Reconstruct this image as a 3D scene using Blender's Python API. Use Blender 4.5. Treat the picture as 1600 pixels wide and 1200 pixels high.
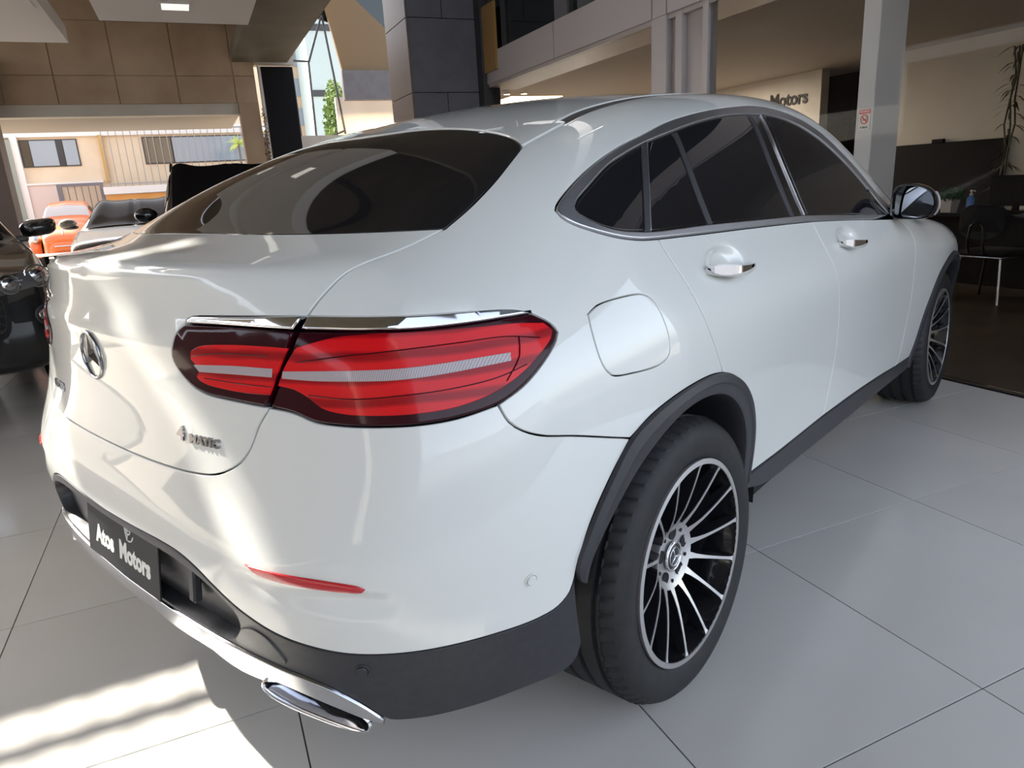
EXPOSURE=1.1; SKY=.32; SUNE=8.0; OFFICE_FILL=40
import bpy, bmesh, math, random
import numpy as np
from mathutils import Vector, Matrix
from mathutils.geometry import delaunay_2d_cdt
random.seed(7); np.random.seed(7)
for o in list(bpy.data.objects): bpy.data.objects.remove(o, do_unlink=True)
SC = bpy.context.scene
COL = SC.collection
PI = math.pi

# ------------------------------------------------------------------ camera
cd = bpy.data.cameras.new('camera'); cam = bpy.data.objects.new('camera', cd); COL.objects.link(cam)
cam.location = (-1.4441, -1.6291, 1.3031)
cam.rotation_euler = (1.2908, 0.0562, -0.8596)
cd.sensor_fit = 'HORIZONTAL'; cd.sensor_width = 36.0; cd.lens = 36.0*1091.4/1600.0
cd.clip_start = 0.02; cd.clip_end = 300
SC.camera = cam
SC.view_settings.view_transform = 'Standard'; SC.view_settings.look = 'None'
SC.view_settings.gamma = 1.0; SC.view_settings.use_curve_mapping = False
SC.view_settings.exposure = EXPOSURE

# showroom axes: the floor grid is turned 64.86 degrees from the car
GA = 1.132016
U = np.array([math.cos(GA), math.sin(GA)]); V = np.array([U[1], -U[0]])
def W(u, v, z=0.0):
    return (float(U[0]*u+V[0]*v), float(U[1]*u+V[1]*v), float(z))
ROTU = GA            # rotation that turns local +x onto the u axis

# ------------------------------------------------------------------ sky and sun
wd = bpy.data.worlds.new('world'); SC.world = wd; wd.use_nodes = True
nt = wd.node_tree; nt.nodes.clear()
sky = nt.nodes.new('ShaderNodeTexSky'); sky.sky_type = 'NISHITA'; sky.sun_disc = False
sunv = Vector((-.28, 1.13, 1.0)).normalized()          # low sun from the street on the far left
SUN_EL = math.asin(sunv.z)
sky.sun_elevation = SUN_EL; sky.sun_rotation = math.atan2(sunv.x, sunv.y)
sky.air_density = 1.0; sky.dust_density = 2.0; sky.ozone_density = 1.0
bg = nt.nodes.new('ShaderNodeBackground'); bg.inputs['Strength'].default_value = SKY
wo = nt.nodes.new('ShaderNodeOutputWorld')
hs = nt.nodes.new('ShaderNodeHueSaturation'); hs.inputs['Saturation'].default_value = .52
nt.links.new(sky.outputs[0], hs.inputs['Color']); nt.links.new(hs.outputs[0], bg.inputs[0]); nt.links.new(bg.outputs[0], wo.inputs[0])
sl = bpy.data.lights.new('sun', 'SUN'); so = bpy.data.objects.new('sun', sl); COL.objects.link(so)
sl.energy = SUNE; sl.angle = math.radians(.53); sl.color = (1, .95, .86)
so.rotation_euler = sunv.to_track_quat('Z', 'Y').to_euler(); so.location = (0, 0, 12)

# ------------------------------------------------------------------ materials
def mat(name, col, rough=.5, metal=0.0, coat=0.0, spec=.5, trans=0.0, emit=None, es=0.0, ior=1.45, alpha=1.0, coatr=.03):
    m = bpy.data.materials.new(name); m.use_nodes = True
    b = m.node_tree.nodes['Principled BSDF']
    b.inputs['Base Color'].default_value = (*col, 1); b.inputs['Roughness'].default_value = rough
    b.inputs['Metallic'].default_value = metal; b.inputs['Coat Weight'].default_value = coat
    b.inputs['Coat Roughness'].default_value = coatr
    b.inputs['Specular IOR Level'].default_value = spec; b.inputs['Transmission Weight'].default_value = trans
    b.inputs['IOR'].default_value = ior; b.inputs['Alpha'].default_value = alpha
    if emit: b.inputs['Emission Color'].default_value = (*emit, 1); b.inputs['Emission Strength'].default_value = es
    return m
def noisy(name, c1, c2, scale=4.0, rough=.5, bump=0.0, detail=6, r2=None, lo=.35, hi=.65, coat=0.0, obj=True, spec=.5, bscale=None):
    """two colours mixed by noise, fine relief"""
    m = mat(name, c1, rough, coat=coat, spec=spec); t = m.node_tree; b = t.nodes['Principled BSDF']
    tc = t.nodes.new('ShaderNodeTexCoord'); n = t.nodes.new('ShaderNodeTexNoise')
    n.inputs['Scale'].default_value = scale; n.inputs['Detail'].default_value = detail
    t.links.new(tc.outputs['Object'], n.inputs['Vector'])
    r = t.nodes.new('ShaderNodeValToRGB'); r.color_ramp.elements[0].position = lo; r.color_ramp.elements[1].position = hi
    r.color_ramp.elements[0].color = (*c1, 1); r.color_ramp.elements[1].color = (*c2, 1)
    t.links.new(n.outputs['Fac'], r.inputs['Fac']); t.links.new(r.outputs['Color'], b.inputs['Base Color'])
    if r2 is not None:
        mr = t.nodes.new('ShaderNodeMapRange'); mr.inputs['From Min'].default_value = lo; mr.inputs['From Max'].default_value = hi
        mr.inputs['To Min'].default_value = rough; mr.inputs['To Max'].default_value = r2
        t.links.new(n.outputs['Fac'], mr.inputs['Value']); t.links.new(mr.outputs['Result'], b.inputs['Roughness'])
    if bump:
        n2 = t.nodes.new('ShaderNodeTexNoise'); n2.inputs['Scale'].default_value = bscale or scale*8; n2.inputs['Detail'].default_value = 4
        t.links.new(tc.outputs['Object'], n2.inputs['Vector'])
        bp = t.nodes.new('ShaderNodeBump'); bp.inputs['Strength'].default_value = bump; bp.inputs['Distance'].default_value = .01
        t.links.new(n2.outputs['Fac'], bp.inputs['Height']); t.links.new(bp.outputs['Normal'], b.inputs['Normal'])
    return m
M = {}
M['white'] = mat('white_car_paint', (.70, .70, .665), .38, coat=1.0, coatr=.02)
M['gap'] = mat('black_gap', (.006, .006, .007), .7)
M['glass'] = mat('dark_tinted_glass', (.010, .010, .012), .03, spec=.55, coat=.3, coatr=.02)
M['clad'] = noisy('grey_black_plastic', (.030, .030, .034), (.037, .037, .041), 60, .42, bump=.05, bscale=900)
M['pblack'] = mat('gloss_black_plastic', (.008, .008, .009), .12, coat=.5)
M['chrome'] = mat('chrome', (.82, .82, .84), .07, 1.0)
M['alu'] = mat('satin_trim_metal', (.66, .65, .68), .34, 1.0)
M['brushed'] = noisy('scuffed_chrome', (.66, .67, .70), (.60, .61, .64), 30, .12, r2=.2); M['brushed'].node_tree.nodes['Principled BSDF'].inputs['Metallic'].default_value = 1
M['red'] = mat('red_lens', (.50, .004, .012), .18, coat=1.0, coatr=.02)
M['redbright'] = mat('bright_red_lens', (.6, .006, .010), .2, spec=.25, coat=.25, coatr=.02)
def ribs(m, c1, c2, sc, ax):
    t = m.node_tree; tc = t.nodes.new('ShaderNodeTexCoord'); w = t.nodes.new('ShaderNodeTexWave'); w.bands_direction = ax; w.inputs['Scale'].default_value = sc; w.inputs['Distortion'].default_value = 1.2; w.inputs['Detail'].default_value = 2
    r = t.nodes.new('ShaderNodeValToRGB'); r.color_ramp.elements[0].color = (*c1, 1); r.color_ramp.elements[1].color = (*c2, 1); r.color_ramp.elements[0].position = .1; r.color_ramp.elements[1].position = .6
    t.links.new(tc.outputs['Object'], w.inputs['Vector']); t.links.new(w.outputs['Fac'], r.inputs['Fac']); t.links.new(r.outputs['Color'], t.nodes['Principled BSDF'].inputs['Base Color'])
ribs(M['redbright'], (.30, .002, .006), (.66, .008, .012), 9, 'Z')
M['reddark'] = mat('smoked_red_lens', (.028, .001, .005), .12, spec=.25, coat=.15, coatr=.02)
M['badge'] = mat('dark_chrome', (.30, .30, .32), .15, 1.0)
M['clear'] = mat('clear_ribbed_lens', (.42, .38, .39), .25, spec=.4, coat=.5, coatr=.02); ribs(M['clear'], (.30, .25, .26), (.46, .40, .41), 110, 'Y')
M['tyre'] = noisy('tyre_rubber', (.014, .014, .015), (.020, .020, .021), 25, .62, bump=.05)
M['rimblack'] = mat('gloss_black_rim', (.009, .009, .011), .16, coat=.6)
M['rimsilver'] = mat('machined_rim_face', (.66, .64, .63), .30, .85)
M['disc'] = mat('brake_disc_steel', (.16, .16, .17), .35, 1.0)
M['caliper'] = mat('brake_caliper_grey', (.10, .10, .11), .4)
M['liner'] = mat('wheel_arch_liner', (.010, .010, .011), .8)
M['mirrorglass'] = mat('mirror_glass', (.80, .83, .86), .02, 1.0)
M['interior'] = mat('dark_interior', (.012, .012, .013), .8)

# ------------------------------------------------------------------ object helpers
def link(o, parent=None):
    COL.objects.link(o)
    if parent is not None: o.parent = parent
    return o
def empty(name, loc=(0, 0, 0), rot=(0, 0, 0), parent=None):
    o = bpy.data.objects.new(name, None); o.empty_display_size = .1
    o.location = loc; o.rotation_euler = rot
    return link(o, parent)
def tag(o, label=None, cat=None, group=None, kind=None):
    if label: o['label'] = label
    if cat: o['category'] = cat
    if group: o['group'] = group
    if kind: o['kind'] = kind
    return o
def from_bm(name, bm, m, parent=None, smooth=False, loc=None, angle=None):
    me = bpy.data.meshes.new(name)
    bm.normal_update(); bm.to_mesh(me); bm.free()
    for x in (m if isinstance(m, (list, tuple)) else [m]): me.materials.append(x)
    if smooth:
        me.polygons.foreach_set('use_smooth', [True]*len(me.polygons))
        if angle: me.set_sharp_from_angle(angle=math.radians(angle))
    o = bpy.data.objects.new(name, me); link(o, parent)
    if loc is not None: o.location = loc
    return o
def from_py(name, v, f, m, parent=None, smooth=True, angle=None):
    me = bpy.data.meshes.new(name); me.from_pydata([tuple(map(float, p)) for p in v], [], [tuple(map(int, q)) for q in f])
    me.validate(); me.update()
    for x in (m if isinstance(m, (list, tuple)) else [m]): me.materials.append(x)
    if smooth:
        me.polygons.foreach_set('use_smooth', [True]*len(me.polygons))
        if angle: me.set_sharp_from_angle(angle=math.radians(angle))
    return link(bpy.data.objects.new(name, me), parent)
def add_box(bm, lo, hi, mi=0, mtx=None, bev=0.0):
    x0, y0, z0 = lo; x1, y1, z1 = hi
    vs = [bm.verts.new(p) for p in ((x0,y0,z0),(x1,y0,z0),(x1,y1,z0),(x0,y1,z0),(x0,y0,z1),(x1,y0,z1),(x1,y1,z1),(x0,y1,z1))]
    fs = []
    for q in ((3,2,1,0),(4,5,6,7),(0,1,5,4),(1,2,6,5),(2,3,7,6),(3,0,4,7)):
        f = bm.faces.new([vs[i] for i in q]); f.material_index = mi; fs.append(f)
    if bev:
        es = list({e for f in fs for e in f.edges})
        r = bmesh.ops.bevel(bm, geom=es, offset=bev, segments=1, profile=.5, affect='EDGES')
        for f in r['faces']: f.material_index = mi
        vs = list({v for f in r['faces'] for v in f.verts} | {v for v in vs if v.is_valid})
    if mtx is not None: bmesh.ops.transform(bm, matrix=mtx, verts=[v for v in vs if v.is_valid])
    return vs
def box(name, lo, hi, m, parent=None, bev=0.0, mtx=None):
    bm = bmesh.new(); add_box(bm, lo, hi, 0, mtx, bev); return from_bm(name, bm, m, parent)
def add_tube(bm, pts, r, n=10, mi=0, caps=True, closed=False):
    pts = [Vector(p) for p in pts]; N = len(pts); rings = []
    rr = r if hasattr(r, '__len__') else [r]*N
    up = None
    for i, p in enumerate(pts):
        if closed: t = (pts[(i+1) % N]-pts[i-1]).normalized()
        else: t = (pts[min(i+1, N-1)]-pts[max(i-1, 0)]).normalized()
        if up is None:
            up = Vector((0, 0, 1)) if abs(t.z) < .9 else Vector((1, 0, 0))
        a = t.cross(up).normalized(); up = a.cross(t).normalized()
        rings.append([bm.verts.new(p+(a*math.cos(2*PI*k/n)+up*math.sin(2*PI*k/n))*rr[i]) for k in range(n)])
    for i in range(N if closed else N-1):
        A, B = rings[i], rings[(i+1) % N]
        for k in range(n):
            f = bm.faces.new((A[k], A[(k+1) % n], B[(k+1) % n], B[k])); f.material_index = mi; f.smooth = True
    if caps and not closed:
        bm.faces.new(rings[0][::-1]).material_index = mi; bm.faces.new(rings[-1]).material_index = mi
def tube(name, pts, r, m, parent=None, n=10, closed=False):
    bm = bmesh.new(); add_tube(bm, pts, r, n, closed=closed); bmesh.ops.recalc_face_normals(bm, faces=bm.faces)
    return from_bm(name, bm, m, parent, smooth=True, angle=50)
def add_lathe(bm, prof, n=48, mi=0, closed=False, a0=0, a1=2*PI, axis='Y'):
    """revolve (r, h) profile about the axis"""
    full = abs(a1-a0-2*PI) < 1e-6; cnt = n if full else n+1; R = []
    for k in range(cnt):
        a = a0+(a1-a0)*k/n; c, s = math.cos(a), math.sin(a)
        if axis == 'Y': R.append([bm.verts.new((r*c, h, r*s)) for r, h in prof])
        else: R.append([bm.verts.new((r*c, r*s, h)) for r, h in prof])
    m_ = len(prof)
    for k in range(n):
        A, B = R[k], R[(k+1) % cnt]
        for j in range(m_ if closed else m_-1):
            try:
                f = bm.faces.new((A[j], A[(j+1) % m_], B[(j+1) % m_], B[j])); f.material_index = mi; f.smooth = True
            except ValueError: pass
    return R
def lathe(name, prof, m, parent=None, n=48, axis='Y', closed=False, angle=35, loc=None):
    bm = bmesh.new(); add_lathe(bm, prof, n, closed=closed, axis=axis)
    bmesh.ops.remove_doubles(bm, verts=bm.verts, dist=1e-6); bmesh.ops.recalc_face_normals(bm, faces=bm.faces)
    return from_bm(name, bm, m, parent, smooth=True, angle=angle, loc=loc)
def text(name, body, size, m, parent, mtx, depth=.001, bold=0.0, align='CENTER', sx=1.0):
    cu = bpy.data.curves.new(name, 'FONT'); cu.body = body; cu.size = size; cu.extrude = depth; cu.offset = bold
    cu.align_x = align; cu.align_y = 'CENTER'; cu.resolution_u = 3
    o = bpy.data.objects.new(name+'_tmp', cu); COL.objects.link(o)
    dg = bpy.context.evaluated_depsgraph_get(); me = bpy.data.meshes.new_from_object(o.evaluated_get(dg))
    bpy.data.objects.remove(o, do_unlink=True); bpy.data.curves.remove(cu)
    me.transform(Matrix.Diagonal((sx, 1, 1, 1))); me.transform(mtx); me.materials.clear(); me.materials.append(m); me.name = name
    return link(bpy.data.objects.new(name, me), parent)

# ------------------------------------------------------------------ the body surface of the white coupe
# (x forward from the rear axle, y left, z up; an implicit surface made of side, top, rear and front shapes)
class Spl:
    """natural cubic cardinal spline basis, linear extrapolation"""
    def __init__(s,k):
        k=np.array(k,float); n=len(k); s.k=k; h=np.diff(k)
        A=np.zeros((n,n));B=np.zeros((n,n)); A[0,0]=A[-1,-1]=1
        for i in range(1,n-1):
            A[i,i-1]=h[i-1];A[i,i]=2*(h[i-1]+h[i]);A[i,i+1]=h[i]
            B[i,i-1]=6/h[i-1];B[i,i]=-6/h[i-1]-6/h[i];B[i,i+1]=6/h[i]
        s.M=np.linalg.solve(A,B); s.h=h; s.n=n
    def basis(s,x):
        x=np.asarray(x,float); k=s.k; xc=np.clip(x,k[0],k[-1])
        i=np.clip(np.searchsorted(k,xc)-1,0,s.n-2); h=s.h[i]
        a=(k[i+1]-xc)/h;b=1-a
        W=np.zeros((x.size,s.n)); r=np.arange(x.size)
        W[r,i]+=a;W[r,i+1]+=b
        W+=((a**3-a)*h*h/6)[:,None]*s.M[i]+((b**3-b)*h*h/6)[:,None]*s.M[i+1]
        ex=x-xc
        if np.any(ex):
            j=np.where(ex<0)[0]; 
            if len(j):
                d=np.zeros(s.n); d[0]-=1/s.h[0]; d[1]+=1/s.h[0]; d=d-s.h[0]/6*(2*s.M[0]+s.M[1]); W[j]+=ex[j][:,None]*d
            j=np.where(ex>0)[0]
            if len(j):
                d=np.zeros(s.n); d[-2]-=1/s.h[-1]; d[-1]+=1/s.h[-1]; d=d+s.h[-1]/6*(s.M[-2]+2*s.M[-1]); W[j]+=ex[j][:,None]*d
        return W
class Sp1:
    def __init__(s,k,v): s.s=Spl(k); s.v=np.array(v,float)
    def __call__(s,x): x=np.asarray(x,float); return (s.s.basis(x.ravel())@s.v).reshape(x.shape)
class Sp2:
    def __init__(s,kx,kz,T): s.a=Spl(kx);s.b=Spl(kz);s.T=np.array(T,float)
    def __call__(s,x,z):
        x,z=np.broadcast_arrays(np.asarray(x,float),np.asarray(z,float)); sh=x.shape
        return np.einsum('ni,ij,nj->n',s.a.basis(x.ravel()),s.T,s.b.basis(z.ravel())).reshape(sh)
ZK=[.20,.36,.52,.68,.84,1.00,1.12,1.24,1.40,1.56]
XK=[-1.0,-.65,-.30,.05,.6,1.3,2.1,2.6,3.1,3.6]
YT=[ # z  .20  .36  .52  .68  .84  1.0  1.12 1.24 1.40 1.56
 [.800,.845,.865,.865,.850,.805,.740,.650,.540,.440],  # -1.0
 [.850,.900,.915,.918,.908,.872,.805,.715,.600,.480],  # -.65
 [.870,.915,.935,.942,.938,.912,.855,.782,.672,.545],  # -.30
 [.870,.905,.925,.938,.936,.912,.860,.800,.707,.590],  # .05
 [.870,.895,.902,.912,.920,.905,.850,.803,.730,.630],  # .6
 [.870,.895,.900,.908,.916,.900,.840,.795,.727,.640],  # 1.3
 [.870,.895,.900,.908,.914,.896,.832,.780,.705,.620],  # 2.1
 [.870,.900,.918,.930,.930,.900,.820,.750,.660,.560],  # 2.6
 [.860,.900,.920,.930,.922,.872,.790,.710,.620,.530],  # 3.1
 [.800,.845,.860,.860,.845,.790,.720,.640,.550,.450]]
Yf=Sp2(XK,ZK,YT)
ZCK=[-1.05,-.90,-.66,-.40,-.05,.35,.8,1.3,1.75,2.05,2.5,2.8,3.2,3.6,3.75]
ZCV=[1.185,1.205,1.245,1.362,1.478,1.548,1.582,1.590,1.562,1.485,1.225,1.115,1.045,.96,.90]
Zc=Sp1(ZCK,ZCV)
# crown: drop at |y|=.6
CR=Sp1([-1.0,-.6,0,.8,1.5,2.0,2.4,2.8,3.6],[.035,.045,.055,.050,.075,.15,.11,.055,.06])
def Zt(x,y): 
    u=np.abs(y)/.6
    return Zc(x)-CR(x)*(u**2.2)
ZR=[.10,.24,.34,.46,.58,.66,.72,.80,.92,1.01,1.08,1.12,1.16,1.22]
XRV=[-.80,-.90,-.945,-.970,-.982,-.988,-.980,-.962,-.948,-.943,-.937,-.932,-.929,-.938]
Xr0=Sp1(ZR,XRV)
def sstep(a,b,x):
    t=np.clip((x-a)/(b-a),0,1); return t*t*(3-2*t)
C2=Sp1([.2,.5,.68,.85,1.03,1.12,1.2],[.03,.04,.06,.14,.22,.26,.30])
C4=Sp1([.2,.5,.68,.85,1.03,1.12,1.2],[.30,.26,.20,.16,.16,.16,.16])
def Xr(y,z):
    a=np.abs(y)
    return Xr0(z)+C2(z)*a**2+C4(z)*a**4-.007*sstep(1.096,1.078,z)*sstep(1.00,1.07,z)*sstep(.52,.34,a)+.004*sstep(1.080,1.10,z)*sstep(1.19,1.11,z)*sstep(.62,.38,a)
def Xfr(y,z):
    a=np.abs(y); z=np.asarray(z)
    return 3.72-.12*(z-.6)**2*2-.14*a**2-.35*a**4
def smax(a,b,k):
    h=np.maximum(k-np.abs(a-b),0)/k
    return np.maximum(a,b)+h*h*k/4
def F(P):
    x,y,z=P[...,0],P[...,1],P[...,2]; a=np.abs(y)
    fs=a-Yf(x,np.minimum(z,1.75))
    zt=Zt(x,y); e=.02; dz=(Zt(x+e,y)-Zt(x-e,y))/(2*e)
    ft=(z-zt)/np.sqrt(1+dz*dz)
    fr=Xr(y,z)-x
    ff=x-Xfr(y,z)
    g=smax(fs,ft,.14)
    kr=.10+.10*sstep(.9,.6,z)
    g2=smax(fs,fr,kr*1.6)
    g=np.maximum(g,g2)
    kt=.03+.14*sstep(.35,.8,a)
    g=np.maximum(g,smax(ft,fr,kt))
    g=np.maximum(g,np.maximum(smax(fs,ff,.25),smax(ft,ff,.2)))
    return g
def grad(P,e=2e-3):
    G=np.stack([F(P+np.eye(3)[i]*e)-F(P-np.eye(3)[i]*e) for i in range(3)],-1)
    return G/np.linalg.norm(G,axis=-1,keepdims=True)
# handle cups pressed into the doors
CUPS = [(.235, 1.082), (1.235, 1.046)]
F0 = F
def F(P):
    g = F0(P); x, y, z = P[..., 0], P[..., 1], P[..., 2]
    for cx, cz in CUPS:
        q = ((x-cx)/.085)**2+((z-cz+.03*(x-cx))/.036)**2
        g = g+.020*np.exp(-q**2)*(np.abs(y) > .7)
    a = np.abs(y); zl = .676-.012*np.clip((a-.54)/.22, 0, 1)
    g = g+.008*sstep(zl+.008, zl-.010, z)*sstep(zl-.06, zl-.012, z)*sstep(.48, .56, a)*sstep(.80, .73, a)*(x < -.5)
    return g
X0, Z0 = .5, .75
def to_dom(P):
    P = np.atleast_2d(P); x, y, z = P[:, 0], P[:, 1], P[:, 2]
    dx = x-X0; r = np.where(dx < 0, np.hypot(dx, y), -y)
    s = np.where(dx < 0, -np.arctan2(-dx, -y), dx); return np.stack([s, np.arctan2(z-Z0, r)], 1)
def from_dom(D):
    s, t = D[:, 0], D[:, 1]; az = np.where(s < 0, -s, 0)
    o = np.stack([X0+np.maximum(s, 0), 0*s, Z0+0*s], 1)
    d = np.stack([-np.sin(az)*np.cos(t), -np.cos(az)*np.cos(t), np.sin(t)], 1)
    lo = np.full(len(s), .05); hi = np.full(len(s), 2.6)
    for _ in range(26):
        m = .5*(lo+hi); f = F(o+d*m[:, None]) < 0
        lo = np.where(f, m, lo); hi = np.where(f, hi, m)
    return o+d*(.5*(lo+hi))[:, None]
def to_top(P): P = np.atleast_2d(P); return P[:, :2].copy()
def from_top(D):
    lo = np.full(len(D), .5); hi = np.full(len(D), 2.2)
    for _ in range(26):
        m = .5*(lo+hi); f = F(np.stack([D[:, 0], D[:, 1], m], 1)) < 0
        lo = np.where(f, m, lo); hi = np.where(f, hi, m)
    return np.stack([D[:, 0], D[:, 1], .5*(lo+hi)], 1)
def onbody(P):
    return from_dom(to_dom(P))
def crom(pts, step):
    """smooth curve through points, resampled"""
    p = np.array(pts, float)
    if len(p) == 2:
        n = max(1, int(np.linalg.norm(p[1]-p[0])/step)); return p[0]+(p[1]-p[0])*np.linspace(0, 1, n+1)[:, None]
    q = np.vstack([2*p[0]-p[1], p, 2*p[-1]-p[-2]]); out = []
    for i in range(1, len(q)-2):
        a, b, c, d = q[i-1:i+3]; n = max(1, int(round(np.linalg.norm(c-b)/step)))
        # centripetal knots keep uneven points from overshooting
        t0 = 0; t1 = t0+np.linalg.norm(b-a)**.5+1e-9; t2 = t1+np.linalg.norm(c-b)**.5+1e-9; t3 = t2+np.linalg.norm(d-c)**.5+1e-9
        t = np.linspace(t1, t2, n+1)[:-1, None]
        A1 = (t1-t)/(t1-t0)*a+(t-t0)/(t1-t0)*b; A2 = (t2-t)/(t2-t1)*b+(t-t1)/(t2-t1)*c; A3 = (t3-t)/(t3-t2)*c+(t-t2)/(t3-t2)*d
        B1 = (t2-t)/(t2-t0)*A1+(t-t0)/(t2-t0)*A2; B2 = (t3-t)/(t3-t1)*A2+(t-t1)/(t3-t1)*A3
        out.append((t2-t)/(t2-t1)*B1+(t-t1)/(t2-t1)*B2)
    out.append(p[-1:]); return np.vstack(out)
def loop(curves, step=.014):
    out = []
    for c in curves:
        s = crom(c, step)
        if out and np.linalg.norm(out[-1][-1]-s[0]) < 1e-4: s = s[1:]
        out.append(s)
    L = np.vstack(out)
    if np.linalg.norm(L[0]-L[-1]) < 1e-4: L = L[:-1]
    return L
def inside(pt, poly):
    x, y = pt[:, 0], pt[:, 1]; r = np.zeros(len(pt), bool); j = len(poly)-1
    for i in range(len(poly)):
        a, b = poly[i], poly[j]
        c = ((a[1] > y) != (b[1] > y)) & (x < (b[0]-a[0])*(y-a[1])/((b[1]-a[1])+1e-15)+a[0]); r ^= c; j = i
    return r
def pdist(pt, poly):
    d = np.full(len(pt), 9.); n = len(poly)
    for i in range(n):
        a = poly[i]; e = poly[(i+1) % n]-a; l = e@e+1e-15
        t = np.clip(((pt-a)@e)/l, 0, 1); d = np.minimum(d, np.linalg.norm(pt-a-t[:, None]*e, axis=1))
    return d
def panel(name, loops, m, parent, dom='cap', sp=.028, inset=.0018, off=0.0, deep=.014, join=False, both=True, fine=None, round_=.0016, offf=None, nrm=True, step=.014):
    """a body panel: the part of the surface inside the loops (first outer, others holes), with an edge gap,
    a rounded edge and a returned flange; join = right half mirrored into one piece, both = a mirrored twin"""
    to, fr = (to_dom, from_dom) if dom == 'cap' else (to_top, from_top)
    L3 = [loop(l, step) if isinstance(l, list) else l for l in loops]; L2 = [to(l) for l in L3]
    if join:
        for q, l3 in zip(L2, L3):
            c = np.abs(l3[:, 1]) < 1e-6; q[c, 0 if dom == 'cap' else 1] = -PI/2 if dom == 'cap' else 0
    lo = L2[0].min(0); hi = L2[0].max(0)
    gx, gy = np.meshgrid(np.arange(lo[0], hi[0], sp), np.arange(lo[1], hi[1], sp)); gx = gx+(np.arange(len(gx)) % 2)[:, None]*sp*.5
    G = np.stack([gx.ravel(), gy.ravel()], 1)
    if fine is not None:
        for (c, rad, s2) in fine:
            c2 = to(np.array([c]))[0]; fx, fy = np.meshgrid(np.arange(-rad, rad, s2), np.arange(-rad*.6, rad*.6, s2))
            G = G[np.maximum(np.abs(G[:, 0]-c2[0])/rad, np.abs(G[:, 1]-c2[1])/(rad*.6)) > 1.05]
            G = np.vstack([G, np.stack([fx.ravel()+c2[0], fy.ravel()+c2[1]], 1)])
    k = inside(G, L2[0]); 
    for q in L2[1:]: k &= ~inside(G, q)
    G = G[k]; d = np.min([pdist(G, q) for q in L2], 0) if len(G) else np.zeros(0); G = G[d > min(.012, sp*.5)]
    V2 = np.vstack(L2+[G]); E = []; b0 = 0; rings = []
    for q in L2:
        n = len(q); E += [(b0+i, b0+(i+1) % n) for i in range(n)]; rings.append(np.arange(b0, b0+n)); b0 += n
    r = delaunay_2d_cdt([Vector(p) for p in V2], E, [], 0, 1e-6)
    V2 = np.array([tuple(p) for p in r[0]]); T = np.array([t for t in r[2] if len(t) == 3])
    back = {}
    for ni, src in enumerate(r[3]):
        for s_ in src: back[s_] = ni
    rings = [np.array([back[i] for i in q]) for q in rings]
    cen = V2[T].mean(1); k = inside(cen, V2[rings[0]])
    for q in rings[1:]: k &= ~inside(cen, V2[q])
    T = T[k]
    P = fr(V2); N = grad(P)
    # orient triangles outward
    fn = np.cross(P[T[:, 1]]-P[T[:, 0]], P[T[:, 2]]-P[T[:, 0]]); fl = (fn*N[T].mean(1)).sum(1) < 0; T[fl] = T[fl][:, ::-1]
    if offf is not None: P = P+N*offf(P)[:, None]
    P = P+N*off
    # boundary edges directed as in their triangle: interior lies on their left
    dirE = {}
    for t in T:
        for a, b in ((t[0], t[1]), (t[1], t[2]), (t[2], t[0])): dirE[(a, b)] = 1
    verts = [P]; norms = [N]; faces = [T]; base = len(P); seam = set()
    if join:
        seam = set(np.where(np.abs(P[:, 1]) < 1e-5)[0].tolist())
    for ring in rings:
        n = len(ring); fwd = sum((ring[i], ring[(i+1) % n]) in dirE for i in range(n)) >= n*.5
        R = ring if fwd else ring[::-1]
        p = P[R]; nn = N[R]; e = np.roll(p, -1, 0)-p; e /= np.linalg.norm(e, axis=1, keepdims=True)+1e-12
        inn = np.cross(nn, e); prv = np.roll(inn, 1, 0); iv = inn+prv; ln = np.linalg.norm(iv, axis=1, keepdims=True)
        iv = iv/np.maximum(ln, 1e-9); iv = iv/np.maximum(.5, (iv*inn).sum(1, keepdims=True))
        if join:
            sm = np.array([i in seam for i in R]); iv[sm, 1] = 0
            # drop the component along the seam only where the whole neighbourhood lies on it
            both_s = sm & np.roll(sm, 1) & np.roll(sm, -1); iv[both_s] = 0
            P[R[sm], 1] = 0
        P[R] = p+iv*(inset+round_)
        if join: P[R[sm], 1] = 0
        p1 = p+iv*inset-nn*round_; p2 = p+iv*inset-nn*deep
        if join: p1[sm, 1] = 0; p2[sm, 1] = 0
        verts += [p1, p2]; norms += [nn*.35-iv*.94, -iv]; i0 = base; i1 = base+n; base += 2*n; q = []
        for i in range(n):
            j = (i+1) % n
            if join and R[i] in seam and R[j] in seam: continue
            q += [(R[j], R[i], i0+i), (R[j], i0+i, i0+j), (i0+j, i0+i, i1+i), (i0+j, i1+i, i1+j)]
        if q: faces.append(np.array(q))
    verts[0] = P
    P = np.vstack(verts); N = np.vstack(norms); T = np.vstack(faces)
    if join:
        N[np.abs(P[:, 1]) < 1e-5, 1] = 0
        P2 = P*[1, -1, 1]; N2 = N*[1, -1, 1]; n0 = len(P); mp = np.arange(n0)+n0; on = np.abs(P[:, 1]) < 1e-5
        T2 = T[:, ::-1].copy()
        T2 = np.where(on[T2], T2, T2+n0); P = np.vstack([P, P2]); N = np.vstack([N, N2]); T = np.vstack([T, T2])
    def build(P, N, T):
        N = N/(np.linalg.norm(N, axis=1, keepdims=True)+1e-12)
        me = bpy.data.meshes.new(name); me.from_pydata(P.tolist(), [], T.tolist()); me.materials.append(m)
        me.polygons.foreach_set('use_smooth', [True]*len(me.polygons))
        if nrm: me.normals_split_custom_set_from_vertices(N.tolist())
        return link(bpy.data.objects.new(name, me), parent)
    o = build(P, N, T)
    if both and not join: build(P*[1, -1, 1], N*[1, -1, 1], T[:, ::-1]); 
    return o
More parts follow.
